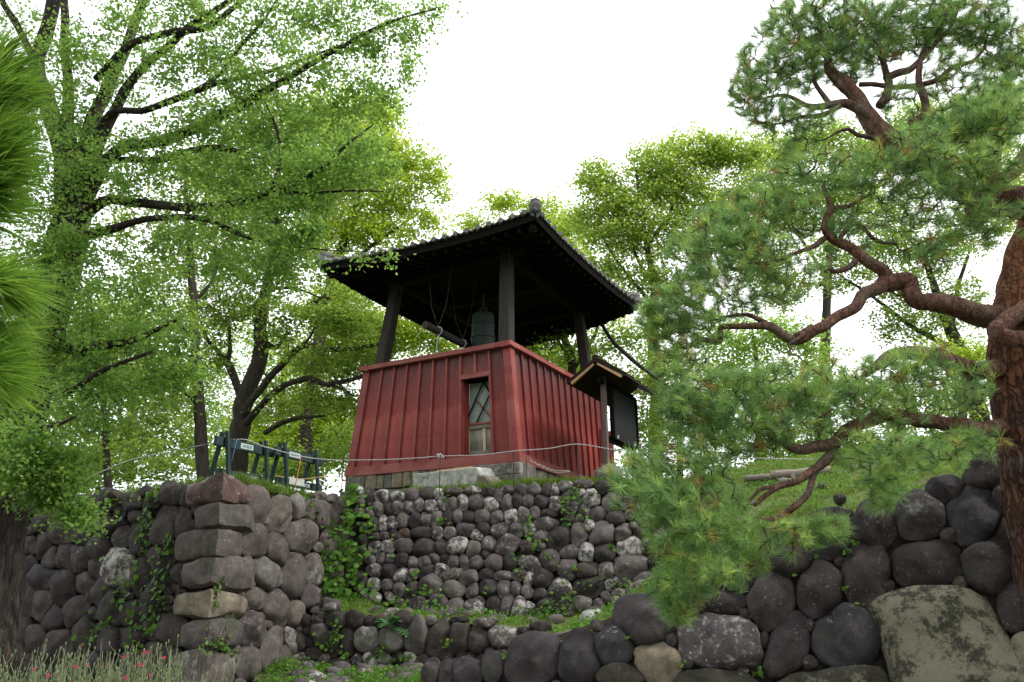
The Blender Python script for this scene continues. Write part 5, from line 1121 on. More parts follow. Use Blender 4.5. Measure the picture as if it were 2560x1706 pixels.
# ---- pines
def needles(tips, dirs, n, length, width, cone, rng, shoot=.12, tint=(.5, .2)):
    """bottle-brush tufts: needles along the last part of each shoot"""
    m = len(tips); idx = np.repeat(np.arange(m), n); D = dirs[idx]
    along = rng.uniform(-shoot, 0, m * n)
    B = tips[idx] + D * along[:, None]
    a = rng.normal(size=B.shape); a -= D * (a * D).sum(1, keepdims=True); a /= np.linalg.norm(a, axis=1, keepdims=True)
    sp = rng.uniform(cone[0], cone[1], m * n)[:, None]
    d = D * np.cos(sp) + a * np.sin(sp); d[:, 2] += .1; d /= np.linalg.norm(d, axis=1, keepdims=True)
    Ln = (length * rng.uniform(.7, 1.15, m * n))[:, None]
    side = np.cross(d, rng.normal(size=d.shape)); side /= np.linalg.norm(side, axis=1, keepdims=True)
    w_ = width; bend = np.array([0, 0, -1.]) * Ln * .06
    V = np.stack([B - side * w_, B + side * w_, B + d * Ln * .6 + side * w_ * .8 - bend * .3, B + d * Ln + bend, B + d * Ln * .6 - side * w_ * .8 - bend * .3], axis=1)
    t = np.clip((rng.normal(tint[0], tint[1], m))[idx] + rng.normal(0, .1, m * n), 0, 1); return V, t
pl = [
 [(2660,1560,7.0,.30),(2625,1400,7.0,.28),(2590,1250,7.0,.25),(2565,1130,7.0,.235),(2548,1000,7.0,.235),(2538,880,7.0,.24),(2548,760,7.0,.225),(2565,660,7.05,.20),(2590,560,7.1,.18),(2620,460,7.1,.16)],
 [(2590,500,7.1,.16),(2500,500,7.1,.14),(2420,480,7.1,.125),(2330,425,7.1,.12),(2250,370,7.1,.115),(2190,320,7.1,.11),(2150,265,7.1,.09),(2115,205,7.1,.07),(2080,180,7.1,.05),(2050,120,7.1,.03)],
 [(2500,800,6.95,.13),(2430,780,6.8,.11),(2350,765,6.7,.095),(2290,745,6.6,.085),(2272,700,6.6,.085),(2230,705,6.6,.09),(2200,712,6.6,.07),(2140,768,6.5,.055),(2060,815,6.4,.05),(1985,840,6.4,.045),(1930,820,6.4,.045),(1875,815,6.4,.03),(1810,818,6.4,.026),(1800,852,6.4,.026),(1745,850,6.4,.02),(1720,872,6.4,.018),(1690,865,6.4,.012)],
 [(2225,708,6.6,.07),(2190,668,6.6,.06),(2150,640,6.6,.055),(2090,605,6.6,.045),(2065,570,6.6,.035),(2075,520,6.6,.03),(2060,470,6.6,.02)],
 [(1985,840,6.4,.03),(2030,815,6.4,.02),(1970,865,6.35,.015)],[(1930,820,6.4,.03),(1880,790,6.4,.022),(1840,790,6.4,.018),(1800,795,6.4,.01)],
 [(2140,650,6.6,.03),(2090,680,6.5,.025),(2070,640,6.5,.02)],[(2060,600,6.6,.03),(2000,630,6.5,.02),(1930,655,6.5,.02),(1870,660,6.5,.01)],
 [(2075,520,6.6,.025),(2130,510,6.6,.02),(2190,480,6.6,.01)],[(2090,605,6.6,.025),(2140,560,6.6,.022),(2190,600,6.6,.018),(2240,610,6.6,.012)],
 [(2560,770,6.8,.1),(2540,790,6.6,.085),(2490,830,6.5,.075),(2520,850,6.5,.08),(2600,860,6.4,.08)],
 [(2500,930,6.95,.1),(2430,920,6.8,.085),(2350,900,6.7,.08),(2280,885,6.6,.07),(2220,890,6.6,.05),(2160,940,6.5,.03),(2100,980,6.5,.02)],
 [(2510,1070,6.95,.09),(2430,1068,6.8,.07),(2340,1055,6.6,.06),(2250,1045,6.5,.06),(2180,1050,6.4,.06),(2120,1085,6.3,.055),(2060,1120,6.2,.05),(1990,1120,6.2,.04),(1930,1100,6.2,.02)],
 [(2110,1090,6.3,.04),(2060,1150,6.2,.035),(2000,1195,6.1,.03),(1940,1215,6.1,.025),(1890,1265,6.1,.015)],
 [(2090,1110,6.3,.03),(2050,1165,6.2,.028),(2020,1230,6.1,.026),(1960,1285,6.1,.024),(1895,1293,6.1,.012)],
 [(1940,1215,6.1,.02),(1900,1225,6.1,.014),(1860,1270,6.1,.01)],
 [(2600,330,6.9,.08),(2540,420,6.8,.07),(2460,510,6.7,.06),(2420,530,6.7,.045),(2440,500,6.7,.035),(2480,440,6.7,.03),(2500,360,6.7,.02)],
 [(2600,540,6.9,.06),(2500,535,6.8,.05),(2430,530,6.7,.04)],
 # crooked branches of the top crown
 [(2190,320,7.1,.06),(2130,270,7.1,.055),(2080,262,7.1,.045),(2020,262,7.1,.03),(1960,240,7.1,.02),(1900,250,7.1,.01)],
 [(2150,265,7.1,.05),(2100,210,7.1,.045),(2068,170,7.1,.03),(2070,120,7.1,.02),(2040,70,7.1,.012)],
 [(2200,270,7.1,.05),(2225,210,7.1,.045),(2205,150,7.1,.03),(2180,110,7.1,.02)],
 [(2215,200,7.1,.045),(2280,170,7.1,.04),(2330,120,7.1,.03),(2380,60,7.1,.02),(2400,10,7.1,.01)],
 [(2150,212,7.1,.03),(2250,212,7.1,.03),(2330,205,7.1,.03),(2380,170,7.1,.025),(2440,150,7.1,.02),(2470,90,7.1,.01)],
 [(2280,310,7.1,.05),(2310,280,7.1,.045),(2300,220,7.1,.04),(2300,150,7.1,.03),(2350,60,7.1,.015)],
 [(2080,262,7.1,.03),(2040,210,7.1,.025),(2030,150,7.1,.02),(1990,110,7.1,.01)],
 [(2100,265,7.1,.03),(2050,290,7.1,.03),(2000,290,7.1,.02),(1940,310,7.1,.01),(1880,305,7.1,.006)],
 [(2200,350,7.1,.03),(2150,340,7.1,.025),(2120,325,7.1,.02),(2060,350,7.1,.01)],
]
pc = [(1990,60,7.1,110,60,.9),(1900,170,7.1,70,70,.8),(1860,240,7.1,45,50,.8),(1990,170,7.1,80,70,.9),(1920,270,7.1,80,45,.8),(2080,60,7.1,110,70,1),(2180,90,7.1,110,80,1),(2300,60,7.1,120,70,1),(2420,60,7.1,110,70,1),(2520,140,7.1,70,110,1),(2250,250,7.1,60,50,.4),(2110,150,7.1,90,60,.8),(2000,310,7.1,90,40,.8),(1990,380,7.1,40,30,.5),(2360,190,7.1,80,60,.6),(2460,250,7,90,60,.7),
 (2480,300,6.6,90,70,1.1),(2380,310,6.6,90,50,1),(2280,380,6.4,110,50,1),(2380,430,6.5,110,60,1),(2480,420,6.5,90,60,1),(2180,440,6.5,110,50,1),(2270,470,6.5,110,50,1),(2080,430,6.6,80,50,.9),(1980,460,6.6,90,60,1),(1900,520,6.6,100,60,1.1),(2010,540,6.6,90,50,.9),(1800,600,6.5,100,70,1.2),(1900,640,6.5,100,60,1),(1740,660,6.5,80,70,1.2),(1980,700,6.5,90,50,.7),(1685,760,6.4,60,70,1.2),(1760,740,6.4,100,60,1.1),(1665,840,6.4,45,50,1.1),(1625,790,6.4,28,30,.8),(1850,560,6.6,90,60,.8),(2120,620,6.7,60,40,.4),(1720,820,6.4,90,50,.9),(1880,730,6.5,80,50,.8),(1700,910,6.4,80,50,.9),(2480,560,6.6,90,50,.9),(2360,560,6.6,100,50,1),(2330,640,6.6,70,40,.8),(2240,560,6.6,70,50,.5),(2150,540,6.6,80,50,.7),
 (1680,1000,6.3,40,40,.9),(1740,1040,6.2,80,50,1.1),(1800,1000,6.2,110,60,1.2),(1920,980,6.2,110,60,1.2),(2030,960,6.2,90,60,1.1),(2000,1050,6.2,120,50,1.1),(1860,1080,6.2,120,50,1.2),(1740,1110,6.2,90,50,.9),(1720,1010,6.2,40,40,.6),(2220,940,6.4,110,50,1),(2310,930,6.4,80,50,.9),(2120,1000,6.3,90,50,1),(2230,1020,6.4,90,40,.6),(2180,1130,6.2,110,40,1),(2310,1140,6.3,90,35,.9),(2420,1110,6.5,70,35,.9),(2200,1225,6.2,45,45,.9),(2420,960,6.6,60,50,.6),(2400,1000,6.5,70,40,.5),
 (1640,1180,6.1,100,50,1),(1740,1180,6.1,80,50,.6),(1600,1230,6.0,70,40,.8),(1680,1270,6.0,100,50,1.1),(1780,1260,6.1,80,60,.7),(1820,1330,6.1,110,40,1.1),(1950,1340,6.1,110,40,1.1),(2060,1320,6.1,50,25,.9),(1720,1350,6.0,90,50,1.2),(1760,1430,6.0,90,50,1.2),(1700,1460,6.0,60,40,1),(1690,1520,6.0,35,30,1),(1860,1400,6.1,60,35,.9)]
def pine():
    rng = np.random.default_rng(77); root = empty('pine_tree', P(2590, 1380, 7.0), 'old red barked pine with crooked limbs and long needles at the right edge', 'tree')
    nodes = []
    for li, lb in enumerate(pl):
        q = catmull([(*P(p[0], p[1], p[2]), p[3]) for p in lb], 6); pts = [Vector(x[:3]) for x in q]; rs = [max(.005, x[3]) for x in q]
        if li: pts = [p + noise.noise_vector(p * 4.1 + Vector((li, 0, 0))) * min(.05, rs[i] * .7 + .012) for i, p in enumerate(pts)]
        m = MB(); m.tube(pts, rs, 24 if li == 0 else 10, rough=.22 if li == 0 else .18)
        m.build('trunk' if li == 0 else 'limb', M['bark_trunk'] if li == 0 else M['bark_pine'] if li < 2 or rs[0] > .06 else M['bark_pine_dark'], root, True)
        if li: nodes += [tuple(p) for p in pts[3:]]
    sc = []; 
    for (px, py, Y, rx, ry, k) in pc:
        c = np.array(P(px, py, Y)); rx *= 1.22; ry *= 1.32; mx, mz = rx / F * Y, ry / F * Y; cnt = int(105 * (1.7 if py < 330 else 1) * k * max(.12, mx * mz / .5) * 3.3)
        d = rng.normal(size=(cnt, 3)); d /= np.linalg.norm(d, axis=1, keepdims=True); r = rng.uniform(0, 1, cnt) ** (1 / 2.6)
        sc.append(c + d * r[:, None] * np.array([mx, mx * .8, mz]))
    sc = np.concatenate(sc); nodes = np.array(nodes)
    order = np.argsort([np.min(np.linalg.norm(nodes - p, axis=1)) for p in sc]); sc = sc[order]
    tm = MB(); NP = np.empty((len(nodes) + len(sc) * 3, 3)); NP[:len(nodes)] = nodes; nn = len(nodes); dirs = np.zeros_like(sc)
    for i, p in enumerate(sc):
        dist = np.linalg.norm(NP[:nn] - p, axis=1); j = int(np.argmin(dist)); s = NP[j]; dl = dist[j]; v = p - s
        m1 = s + v * .35 + rng.normal(size=3) * .12 * dl; m2 = s + v * .7 + rng.normal(size=3) * .12 * dl; m2[2] -= .04 * dl
        r = (.005 + min(.022, .022 * dl)) * (1.2 if p[2] > 5.6 else 1)
        tm.tube([s, m1, m2, p], [r, r * .8, r * .6, .0035], 4, False)
        NP[nn], NP[nn + 1], NP[nn + 2] = m1, m2, p; nn += 3
        dd = (p - m2) / (np.linalg.norm(p - m2) + 1e-6) + rng.normal(size=3) * .35 + np.array([-.3, -.15, .35]); dirs[i] = dd / np.linalg.norm(dd)
    o = tm.build('twigs', M['bark_pine_dark'], root); o['kind'] = 'stuff'
    V, t = needles(sc, dirs, 54, .125, .0012, (.15, 1.0), rng, .07, (.55, .24))
    me = np_mesh('needles', V, 5, t); o = link('needles', me, M['needle'], root); o['kind'] = 'stuff'
    print('pine tufts', len(sc), 'needles', len(V))
    Cs = []  # coarse needle masses added above and to the right to shade the wall
    for (px, py, Y, rx, ry) in ((2300,-150,7.1,300,120),(2700,-50,7,220,200),(2150,-320,6.5,300,150),(2600,-350,6.5,300,200),(2850,300,6.5,200,200),(2900,700,6,200,150),(2500,-700,6,380,220),(2900,-600,6,300,250)):
        c = np.array(P(px, py, Y)); a = rx / F * Y; b = ry / F * Y; cnt = int(a * b * 700); d = rng.normal(size=(cnt, 3)); d /= np.linalg.norm(d, axis=1, keepdims=True); Cs.append(c + d * (rng.uniform(0, 1, cnt) ** .4)[:, None] * np.array([a, a, b]))
    Cs = np.concatenate(Cs); dd = rng.normal(size=Cs.shape) * .6 + np.array([0, 0, .6]); dd /= np.linalg.norm(dd, axis=1, keepdims=True)
    V, t = needles(Cs, dd, 16, .13, .003, (.2, 1.2), rng, .1); me = np_mesh('shade_needles', V, 5, t); o = link('shade_needles', me, M['needle'], root); o['kind'] = 'stuff'
pine()
# near pine at the left edge
rng = np.random.default_rng(5)
npn = empty('pine_branch', P(-120, 600, 1.35), 'close bright green pine branch ends with long needles at the left edge', 'branch')
m = MB(); stems = [[(-260,760,1.6,.012),(-150,640,1.45,.010),(-60,520,1.35,.008),(-30,400,1.3,.006),(-30,260,1.28,.005),(-40,170,1.28,.004)], [(-160,640,1.45,.008),(-70,690,1.35,.006),(-20,720,1.3,.005)], [(-260,900,1.6,.01),(-110,860,1.45,.007),(-30,840,1.38,.005)], [(-150,1000,1.5,.008),(-90,960,1.4,.006),(-55,940,1.35,.005)]]
tips, dr = [], []
for sidx, st_ in enumerate(stems):
    q = catmull([(*P(p[0], p[1], p[2]), p[3]) for p in st_], 6); m = MB(); m.tube([x[:3] for x in q], [x[3] for x in q], 8); m.build('twig', M['bark_pine'], npn, True)
    Q = [np.array(x[:3]) for x in q]
    for i in range(len(Q) // 4, len(Q)):
        for _ in range(2):
            tips.append(Q[i] + rng.normal(size=3) * .008); v = Q[i] - Q[max(0, i - 2)]; v = v / np.linalg.norm(v); v = v * .35 + np.array([1.0, -.0, .10 - .25 * (sidx > 0)]) + rng.normal(size=3) * .2; dr.append(v / np.linalg.norm(v))
V, t = needles(np.array(tips), np.array(dr), 68, .14, .0010, (.05, .7), rng, .03, (.5, .2))
me = np_mesh('needles', V, 5, t); o = link('needles', me, M['needle_near'], npn); o['kind'] = 'stuff'

# ---- ivy and small plants on the walls
def ivy(name, label, blobs, plane, dens, leaf, seed, mat='ivy', off=(.04, .14), cat='climbing plant', group='vines on the stone walls'):
    rng = np.random.default_rng(seed); C = []; mb = MB()
    for (px, py, rx, ry, *a) in blobs:
        an = rad(a[0]) if a else 0; n = int(dens * rx * ry / 400); prev = None
        for _ in range(n):
            u, v = rng.normal(size=2) * .5; x = px + math.cos(an) * u * rx - math.sin(an) * v * ry; y = py + math.sin(an) * u * rx + math.cos(an) * v * ry
            p = plane.at(x, y, rng.uniform(*off)); C.append(p)
            if prev is not None and (p - prev).length < .35: mb.tube([prev, (prev + p) / 2 + plane.n * .02, p], .003, 3, False)
            prev = p
    C = np.array([tuple(c) for c in C]); n = len(C); nr = np.array(plane.n)[None] + np.array([0, 0, .5]) + rng.normal(size=(n, 3)) * .55
    V, k = leaves(C, nr, leaf * rng.uniform(.6, 1.3, n), 'star', rng)
    me = np_mesh('leaves', V, k, np.clip(rng.normal(.5, .22, n), 0, 1))
    root = empty(name, C[np.argmin(C[:, 2])], label, cat, group)
    o = link('leaves', me, M[mat], root); o['kind'] = 'stuff'
    if mb.v: o = mb.build('stems', M['twig'], root); o['kind'] = 'stuff'
ivy('ivy_plant', 'ivy column hanging down the dark face left of the red corner stone', [(395,1240,22,28),(385,1300,20,50),(370,1370,18,50),(362,1440,16,45)], PB_L, 14, .075, 1)
ivy('ivy_plant', 'ivy streak beside the corner stones on the dark bastion face', [(428,1380,22,40,20),(415,1450,24,50),(402,1510,32,45),(390,1560,24,25),(445,1345,22,14,-35)], PB_L, 14, .07, 2)
ivy('ivy_plant', 'sparse ivy high at the left on the dark bastion face', [(300,1260,50,18,-15),(330,1240,40,14,-20),(290,1300,30,20),(270,1340,22,16),(350,1258,30,14)], PB_L, 7, .075, 3)
ivy('ivy_plant', 'loose ivy in the lower middle of the dark bastion face', [(310,1500,30,40),(270,1560,40,30),(300,1450,28,24),(245,1600,30,20),(330,1530,26,18),(280,1410,14,26)], PB_L, 6, .08, 4)
ivy('ivy_plant', 'small ivy cluster low on the dark bastion face above the flowers', [(365,1580,32,20),(355,1610,22,16),(345,1560,18,14)], PB_L, 9, .075, 5)
ivy('ivy_plant', 'bright ivy bunch draped over the corner stone below the tan one', [(545,1590,28,40),(520,1620,40,20),(560,1550,16,20),(565,1640,14,14)], PB_R, 22, .05, 6)
ivy('ivy_plant', 'thin ivy strand on the tan corner stone', [(532,1480,7,35,12),(525,1510,9,16),(548,1450,6,18)], PB_R, 30, .04, 7)
ivy('ivy_plant', 'ivy trailing along the right edge of the bastion face', [(770,1270,12,40,-15),(800,1320,12,40,-20),(806,1390,10,40),(800,1450,10,30)], PB_R, 12, .07, 8)
ivy('ivy_plant', 'bright green creeper mass in the angle between bastion and small stone wall', [(888,1290,28,60),(870,1370,40,50),(850,1440,55,40),(840,1490,60,30),(880,1500,50,24),(900,1260,20,30),(930,1330,14,30),(900,1420,26,40)], PC, 16, .10, 9, off=(.1, .55))
ivy('ivy_plant', 'creeper hanging over the top right part of the small stone wall', [(1440,1250,26,26),(1420,1290,18,30),(1410,1260,14,20),(1465,1300,12,20),(1480,1240,16,12)], PC, 16, .07, 10)
ivy('ivy_plant', 'thin creeper strand down the middle of the small stone wall', [(1325,1300,7,26),(1322,1340,10,30),(1335,1370,16,16),(1350,1362,18,8)], PC, 16, .07, 11)
ivy('ivy_plant', 'sprigs growing at the upper left of the small stone wall', [(1115,1245,16,12),(1110,1310,18,14),(1060,1200,12,8),(985,1350,5,26),(980,1380,8,20)], PC, 12, .07, 12)
ivy('ivy_plant', 'weeds rooted among the lower right stones of the small wall', [(1290,1400,22,12),(1300,1430,10,20),(1370,1400,20,14),(1440,1430,30,14),(1390,1520,46,26),(1430,1490,18,22),(1350,1530,40,14),(1480,1470,24,16),(1530,1370,14,18),(1240,1400,10,8),(1560,1470,30,12),(1640,1390,24,14),(1660,1430,30,12),(1700,1360,30,14)], PC, 11, .07, 13)
ivy('ivy_plant', 'low weeds along the foot of the small stone wall', [(1060,1490,24,20),(1100,1530,40,12),(1180,1548,60,10),(1000,1520,30,14),(1250,1555,40,12),(1040,1450,16,16),(1215,1490,14,10),(1290,1560,30,12),(1110,1500,12,16)], PC, 14, .07, 14, off=(.1, .3))
ivy('ivy_plant', 'weeds climbing over the left stones of the low terrace wall', [(845,1580,16,40),(835,1620,26,14),(800,1600,12,24),(870,1640,16,12),(940,1640,20,14),(975,1620,20,12),(1010,1650,40,10),(1120,1610,20,12),(900,1670,40,10),(810,1670,30,10)], PT, 13, .06, 15)
ivy('ivy_plant', 'small plants in the joints of the big boulder wall', [(2140,1360,20,10),(2120,1385,10,16),(2230,1378,8,6),(2110,1480,16,14),(2145,1520,14,10),(1900,1680,14,12),(1700,1670,18,10),(2020,1565,6,5),(2050,1400,14,6),(1985,1448,6,14)], PN, 13, .045, 16, off=(.0, .1))
# fern + fern-like tree seedling
def fronds(name, label, base, n, ln, mat, seed, droop=.6, cat='fern'):
    rng = np.random.default_rng(seed); root = empty(name, base, label, cat); C = []; Nn = []; T = []
    for k in range(n):
        a = rng.uniform(0, 6.28); el = rng.uniform(.2, 1.2); L_ = ln * rng.uniform(.7, 1.1); d = np.array([math.cos(a) * math.cos(el), math.sin(a) * math.cos(el), math.sin(el)])
        pts = [np.array(base) + d * L_ * t + np.array([0, 0, -droop * L_ * t * t]) for t in np.linspace(0, 1, 9)]
        mb = MB(); mb.tube(pts, [.004] * 9, 4)
        sd_ = np.cross(d, [0, 0, 1]); sd_ /= np.linalg.norm(sd_) + 1e-6
        for i in range(1, 9):
            for s in (-1, 1):
                w_ = ln * .26 * math.sin(math.pi * (i / 9.5) ** .7); p = pts[i]; tdir = pts[i] - pts[i - 1]; tdir /= np.linalg.norm(tdir)
                tip = p + sd_ * s * w_ + tdir * w_ * .4 + np.array([0, 0, -w_ * .15]); h = tdir * ln * .035
                b0 = len(mb.v); mb.v += [tuple(p - h * .6), tuple(p + h), tuple((p + tip) / 2 + h * 1.2), tuple(tip), tuple((p + tip) / 2 - h)]; mb.f.append((b0, b0 + 1, b0 + 2, b0 + 3, b0 + 4))
        o = mb.build('frond', M[mat], root)
        at = o.data.attributes.new('tint', 'FLOAT', 'FACE'); at.data.foreach_set('value', rng.uniform(.2, .9, len(o.data.polygons)).astype('f'))
fronds('feathery_seedling', 'blue green feathery leaved seedling on top of the low terrace wall', P(975, 1570, 11.75), 20, .42, 'fern', 3, .5, 'plant')
fronds('fern', 'small yellow green fern in the joint above the tan boulder', P(1578, 1600, 8.65), 11, .17, 'grass', 4, .7)
fronds('fern', 'tiny fern below the big dark boulder at the lower right', P(1895, 1690, 8.0), 8, .10, 'grass', 6, .6)

# ---- grass
def grass(name, label_, pts, nrm_h, mat, seed, wid=.004, lean=.35):
    rng = np.random.default_rng(seed); B = np.array(pts); n = len(B); h = nrm_h * rng.uniform(.4, 1.25, n)
    a = rng.uniform(0, 6.28, n); ln = rng.uniform(0, lean, n) * h; tip = B + np.stack([np.cos(a) * ln, np.sin(a) * ln, h], 1); mid = B + np.stack([np.cos(a) * ln * .3, np.sin(a) * ln * .3, h * .55], 1)
    b = rng.uniform(0, 6.28, n); sd_ = np.stack([np.cos(b), np.sin(b), b * 0], 1) * wid
    V = np.stack([B - sd_, B + sd_, mid + sd_ * .8, tip, mid - sd_ * .8], 1)
    me = np_mesh(name, V, 5, np.clip(rng.normal(.5, .22, n), 0, 1)); o = link(name, me, M[mat]); o['kind'] = 'stuff'; o['label'] = label_; o['category'] = 'grass'
def scatter(poly, f, n, seed, ymax=18, near=None, zoff=-.01, band=None, keep=None):
    rg = random.Random(seed); xs = [p[0] for p in poly]; ys = [p[1] for p in poly]; out = []; tries = 0
    while len(out) < n and tries < n * 12:
        tries += 1
        x = rg.uniform(max(-14, min(xs)), min(14, max(xs))); y = rg.uniform(min(ys), min(ymax, max(ys)))
        if not inside(poly, x, y): continue
        if band:
            dmin = min(math.hypot(x - q[0], y - q[1]) for q in poly[::2]) 
            if rg.random() > math.exp(-dmin / band): continue
        if noise.noise(Vector((x * 1.7, y * 1.7, 4))) < (keep if keep is not None else -.35) and rg.random() < .8: continue
        out.append((x, y, f(x, y) + zoff))
    return out
def hmap(o):
    """height lookup on the finished sheet by ray casting"""
    from mathutils.bvhtree import BVHTree
    bv = BVHTree.FromPolygons([v.co for v in o.data.vertices], [tuple(p.vertices) for p in o.data.polygons])
    def f(x, y):
        h = bv.ray_cast(Vector((x, y, 50)), Vector((0, 0, -1))); return h[0].z if h[0] else 3.3
    return f
polyUf = [(p.x, p.y) for p in fb + [Vector((6, 17, 0)), Vector((-12, 17, 0))]]
grass('grass', 'fresh green grass on the bastion and around the tower', scatter(polyUf, hmap(upper), 52000, 1, 17, band=1.3), .10, 'grass', 1)
polySf = [(p.x, p.y) for p in fb2 + b2]
grass('slope_grass', 'patchy green grass on the slope behind the big boulders', scatter(polySf, hmap(slope), 60000, 2, 17, keep=-.1), .085, 'grass_dry', 2)
grass('bank_grass', 'short grass and weeds on the bank below the terrace wall', scatter([(p.x, p.y) for p in b3], hmap(bank), 5000, 3, 13, keep=.0), .09, 'grass', 3)
# grass fringe spilling over the wall tops
fr = []; rg = random.Random(9)
for (line, pln, dn, of) in ((((600, 1196), (700, 1222), (800, 1244), (860, 1258)), PB_R, 2600, -.02), (((145, 1250), (350, 1222), (480, 1205)), PB_L, 1400, -.1), (((1020, 1222), (1150, 1216), (1300, 1208), (1420, 1196), (1600, 1204)), PC, 3400, -.04), (((1580, 1210), (1620, 1260), (1650, 1330)), PC, 2500, .0)):
    for _ in range(dn):
        k = rg.randrange(len(line) - 1); t = rg.random(); x = line[k][0] + (line[k + 1][0] - line[k][0]) * t; y = line[k][1] + (line[k + 1][1] - line[k][1]) * t
        if noise.noise(Vector((x * .02, 3, 0))) < -.15 and rg.random() < .7: continue
        p = pln.at(x, y + rg.uniform(-4, 12), of - rg.uniform(0, .15)); fr.append(tuple(p))
grass('edge_grass', 'grass fringe along the tops of the stone walls', fr, .12, 'grass', 4, .004, .7)

# loose rubble
rg = random.Random(44); hS, hB = hmap(slope), hmap(bank); rub = []
for (x0, x1, y0, y1, Y0, Y1, n, h_, sz) in ((900, 1420, 1495, 1560, 11.6, 12.6, 26, hS, .13), (1420, 1720, 1240, 1500, 11.2, 12.9, 30, hS, .16), (1150, 1420, 1560, 1650, 10.2, 11.4, 12, hS, .15), (760, 1150, 1650, 1720, 10.2, 11.6, 60, hB, .14), (1750, 2250, 1200, 1330, 9, 11.5, 10, hS, .09)):
    for _ in range(n):
        px = rg.uniform(x0, x1); Y = rg.uniform(Y0, Y1); x = P(px, 1500, Y).x; z = h_(x, Y)
        if z == 3.3: continue
        a = sz * rg.uniform(.5, 1.25); c = Vector((x, Y, z)); q = to_px(c)
        if not (y0 - 30 < q[1] < y1 + 40) : continue
        o = boulder('loose_stone', q[0], q[1], 10, a, a * rg.uniform(.7, 1), a * rg.uniform(.45, .8), M['stone_lichen'] if rg.random() < .6 else M['stone_lit'], rg.random() * 90, 'loose lichen spotted rubble stone lying among the weeds between the walls', 'rock', 'loose rubble stones between the walls', rg.uniform(-.6, .6))
        o.location = c + UZ * a * .15
# ---- rose campion flowers bottom left
def weeds(name, lab, poly, f, n, leaf, mat, seed, hh=.1, keep=0.0, ymax=17):
    rng = np.random.default_rng(seed); B = np.array(scatter(poly, f, n, seed, ymax, keep=keep)); B = np.repeat(B, 7, axis=0) + rng.normal(size=(len(B) * 7, 3)) * np.array([.06, .06, 0]); B[:, 2] += rng.uniform(.0, hh, len(B))
    V, k = leaves(B, np.array([0, -.35, 1.]) + rng.normal(size=B.shape) * .5, leaf * rng.uniform(.5, 1.3, len(B)), 'star', rng)
    me = np_mesh(name, V, k, np.clip(rng.normal(.5, .25, len(B)), 0, 1)); o = link(name, me, M[mat]); meta(o, lab, 'weeds', None, 'stuff')
weeds('slope_weeds', 'low leafy weeds in the grass between the walls', polySf, hmap(slope), 5200, .035, 'ivy', 11, .12)
weeds('bank_weeds', 'clover like weeds on the bank below the terrace wall', [(p.x, p.y) for p in b3], hmap(bank), 1500, .03, 'ivy', 12, .10, .0)
weeds('terrace_weeds', 'leafy weeds at the edge of the upper terrace', polyUf, hmap(upper), 1800, .035, 'ivy', 13, .14, .1)
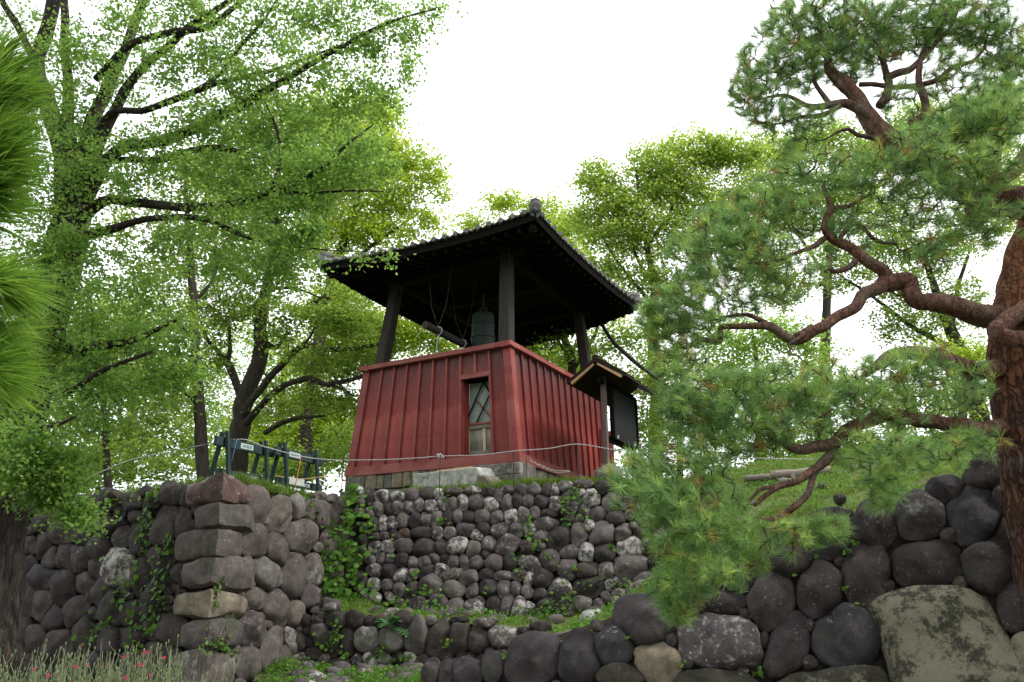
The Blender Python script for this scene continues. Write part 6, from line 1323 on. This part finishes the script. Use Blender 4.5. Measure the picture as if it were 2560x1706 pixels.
def campion(px, py, Y, n, hgt, seed, label):
    rng = np.random.default_rng(seed); base = np.array(P(px, py, Y)); base[2] = .3; top = P(px, py, Y).z
    root = empty('flower_clump', base, label, 'flowers', 'rose campion flowers at the lower left'); mb = MB(); pc_, pn = [], []; bud = MB()
    for k in range(n):
        b0 = base + np.array([rng.normal() * .16, rng.normal() * .14, 0]); H = (top - .3) * rng.uniform(.55, 1.06)
        le = rng.normal(size=2) * .10; p = b0; tip = b0 + np.array([le[0], le[1], H]); mid = b0 + np.array([le[0] * .3, le[1] * .3, H * .55])
        mb.tube([b0, mid, tip], [.0035, .003, .0022], 3, False)
        for j in range(rng.integers(2, 5)):
            t = rng.uniform(.4, .95); s = b0 + (tip - b0) * t; e = s + np.array([rng.normal() * .045, rng.normal() * .045, rng.uniform(.05, .16)]); mb.tube([s, (s + e) / 2 + np.array([0, 0, -.01]), e], [.0022, .002, .0018], 3, False)
            bud.tube([e, e + np.array([0, 0, .010]), e + np.array([0, 0, .022])], [.003, .006, .003], 5)
            if rng.random() < .085: pc_.append(e + np.array([0, 0, .024])); 
        for j in range(3):
            t = rng.uniform(.05, .8); s = b0 + (tip - b0) * t; a = rng.uniform(0, 6.28); e = s + np.array([math.cos(a) * .06, math.sin(a) * .06, .02]); u = np.array([-math.sin(a), math.cos(a), 0]) * .008
            q = len(mb.v); mb.v += [tuple(s), tuple((s + e) / 2 + u), tuple(e), tuple((s + e) / 2 - u)]; mb.f.append((q, q + 1, q + 2, q + 3))
    for mbx, nm in ((mb, 'stems'), (bud, 'buds')):
        o = mbx.build(nm, M['campion'], root); o['kind'] = 'stuff'
        at = o.data.attributes.new('tint', 'FLOAT', 'FACE'); at.data.foreach_set('value', rng.uniform(.3, 1, len(o.data.polygons)).astype('f'))
    for c in pc_:
        fm = MB(); nrm = np.array([rng.normal() * .3, -.7, .6]); nrm /= np.linalg.norm(nrm); a = np.cross(nrm, [0, 0, 1]); a /= np.linalg.norm(a); b = np.cross(nrm, a)
        for k in range(5):
            th = k * 1.2566; r = .013; q = len(fm.v); d = a * math.cos(th) + b * math.sin(th); e = -a * math.sin(th) + b * math.cos(th)
            fm.v += [tuple(c), tuple(c + d * r * .8 + e * r * .5), tuple(c + d * r * 1.15), tuple(c + d * r * .8 - e * r * .5)]; fm.f.append((q, q + 1, q + 2, q + 3))
        fm.build('flower', M['petal'], root)
fl = [(40,1660,5.4,40),(110,1640,5.5,55),(170,1630,5.6,60),(230,1650,5.5,55),(290,1640,5.6,45),(340,1660,5.6,50),(390,1640,5.7,45),(430,1620,5.7,30),(60,1690,5.0,50),(150,1690,5.0,55),(250,1690,5.0,50),(350,1690,5.1,45),(420,1690,5.1,35)]
ordn = ['first', 'second', 'third', 'fourth', 'fifth', 'sixth', 'seventh', 'eighth']
for k, (x, y, Y, n) in enumerate(fl):
    row = 'taller back row' if k < 8 else 'front row'; kk = k if k < 8 else k - 8
    campion(x, y, Y, n, 0, 200 + k, ordn[kk] + ' magenta campion clump from the left in the ' + row)
# ---- unseen grove added behind and beside the viewer to darken the lower walls
for k, (x, y, z, r) in enumerate(((-7, -6, 7.5, 3.6), (0.5, -8, 8.5, 4.2), (8, -6, 7.5, 3.8), (-13, 0, 7, 3.6), (12, 0.5, 7.5, 3.2))):
    rng = np.random.default_rng(300 + k); root = empty('broadleaf_tree', (x, y, .3), ('shade tree left behind the viewer', 'shade tree straight behind the viewer', 'shade tree right behind the viewer', 'shade tree far left of the viewer', 'shade tree far right of the viewer')[k] + ', added out of view to darken the walls', 'tree', 'unseen trees added for shade')
    m = MB(); m.tube([(x, y, .2), (x + .1, y, z * .5), (x, y + .1, z + 1)], [.3, .24, .08], 10); m.build('trunk', M['bark'], root, True)
    n = int(r * r * 420); d = rng.normal(size=(n, 3)); d /= np.linalg.norm(d, axis=1, keepdims=True); C = np.array([x, y, z]) + d * (rng.uniform(0, 1, n) ** .4)[:, None] * np.array([r, r, r * 1.1])
    V, kk = leaves(C, np.array([0, 0, 1.]) + rng.normal(size=C.shape) * .7, .22 * rng.uniform(.6, 1.3, n), 'star', rng); me = np_mesh('crown', V, kk, np.clip(rng.normal(.4, .2, n), 0, .9)); o = link('crown', me, M['maple'], root); o['kind'] = 'stuff'
print('scene built')
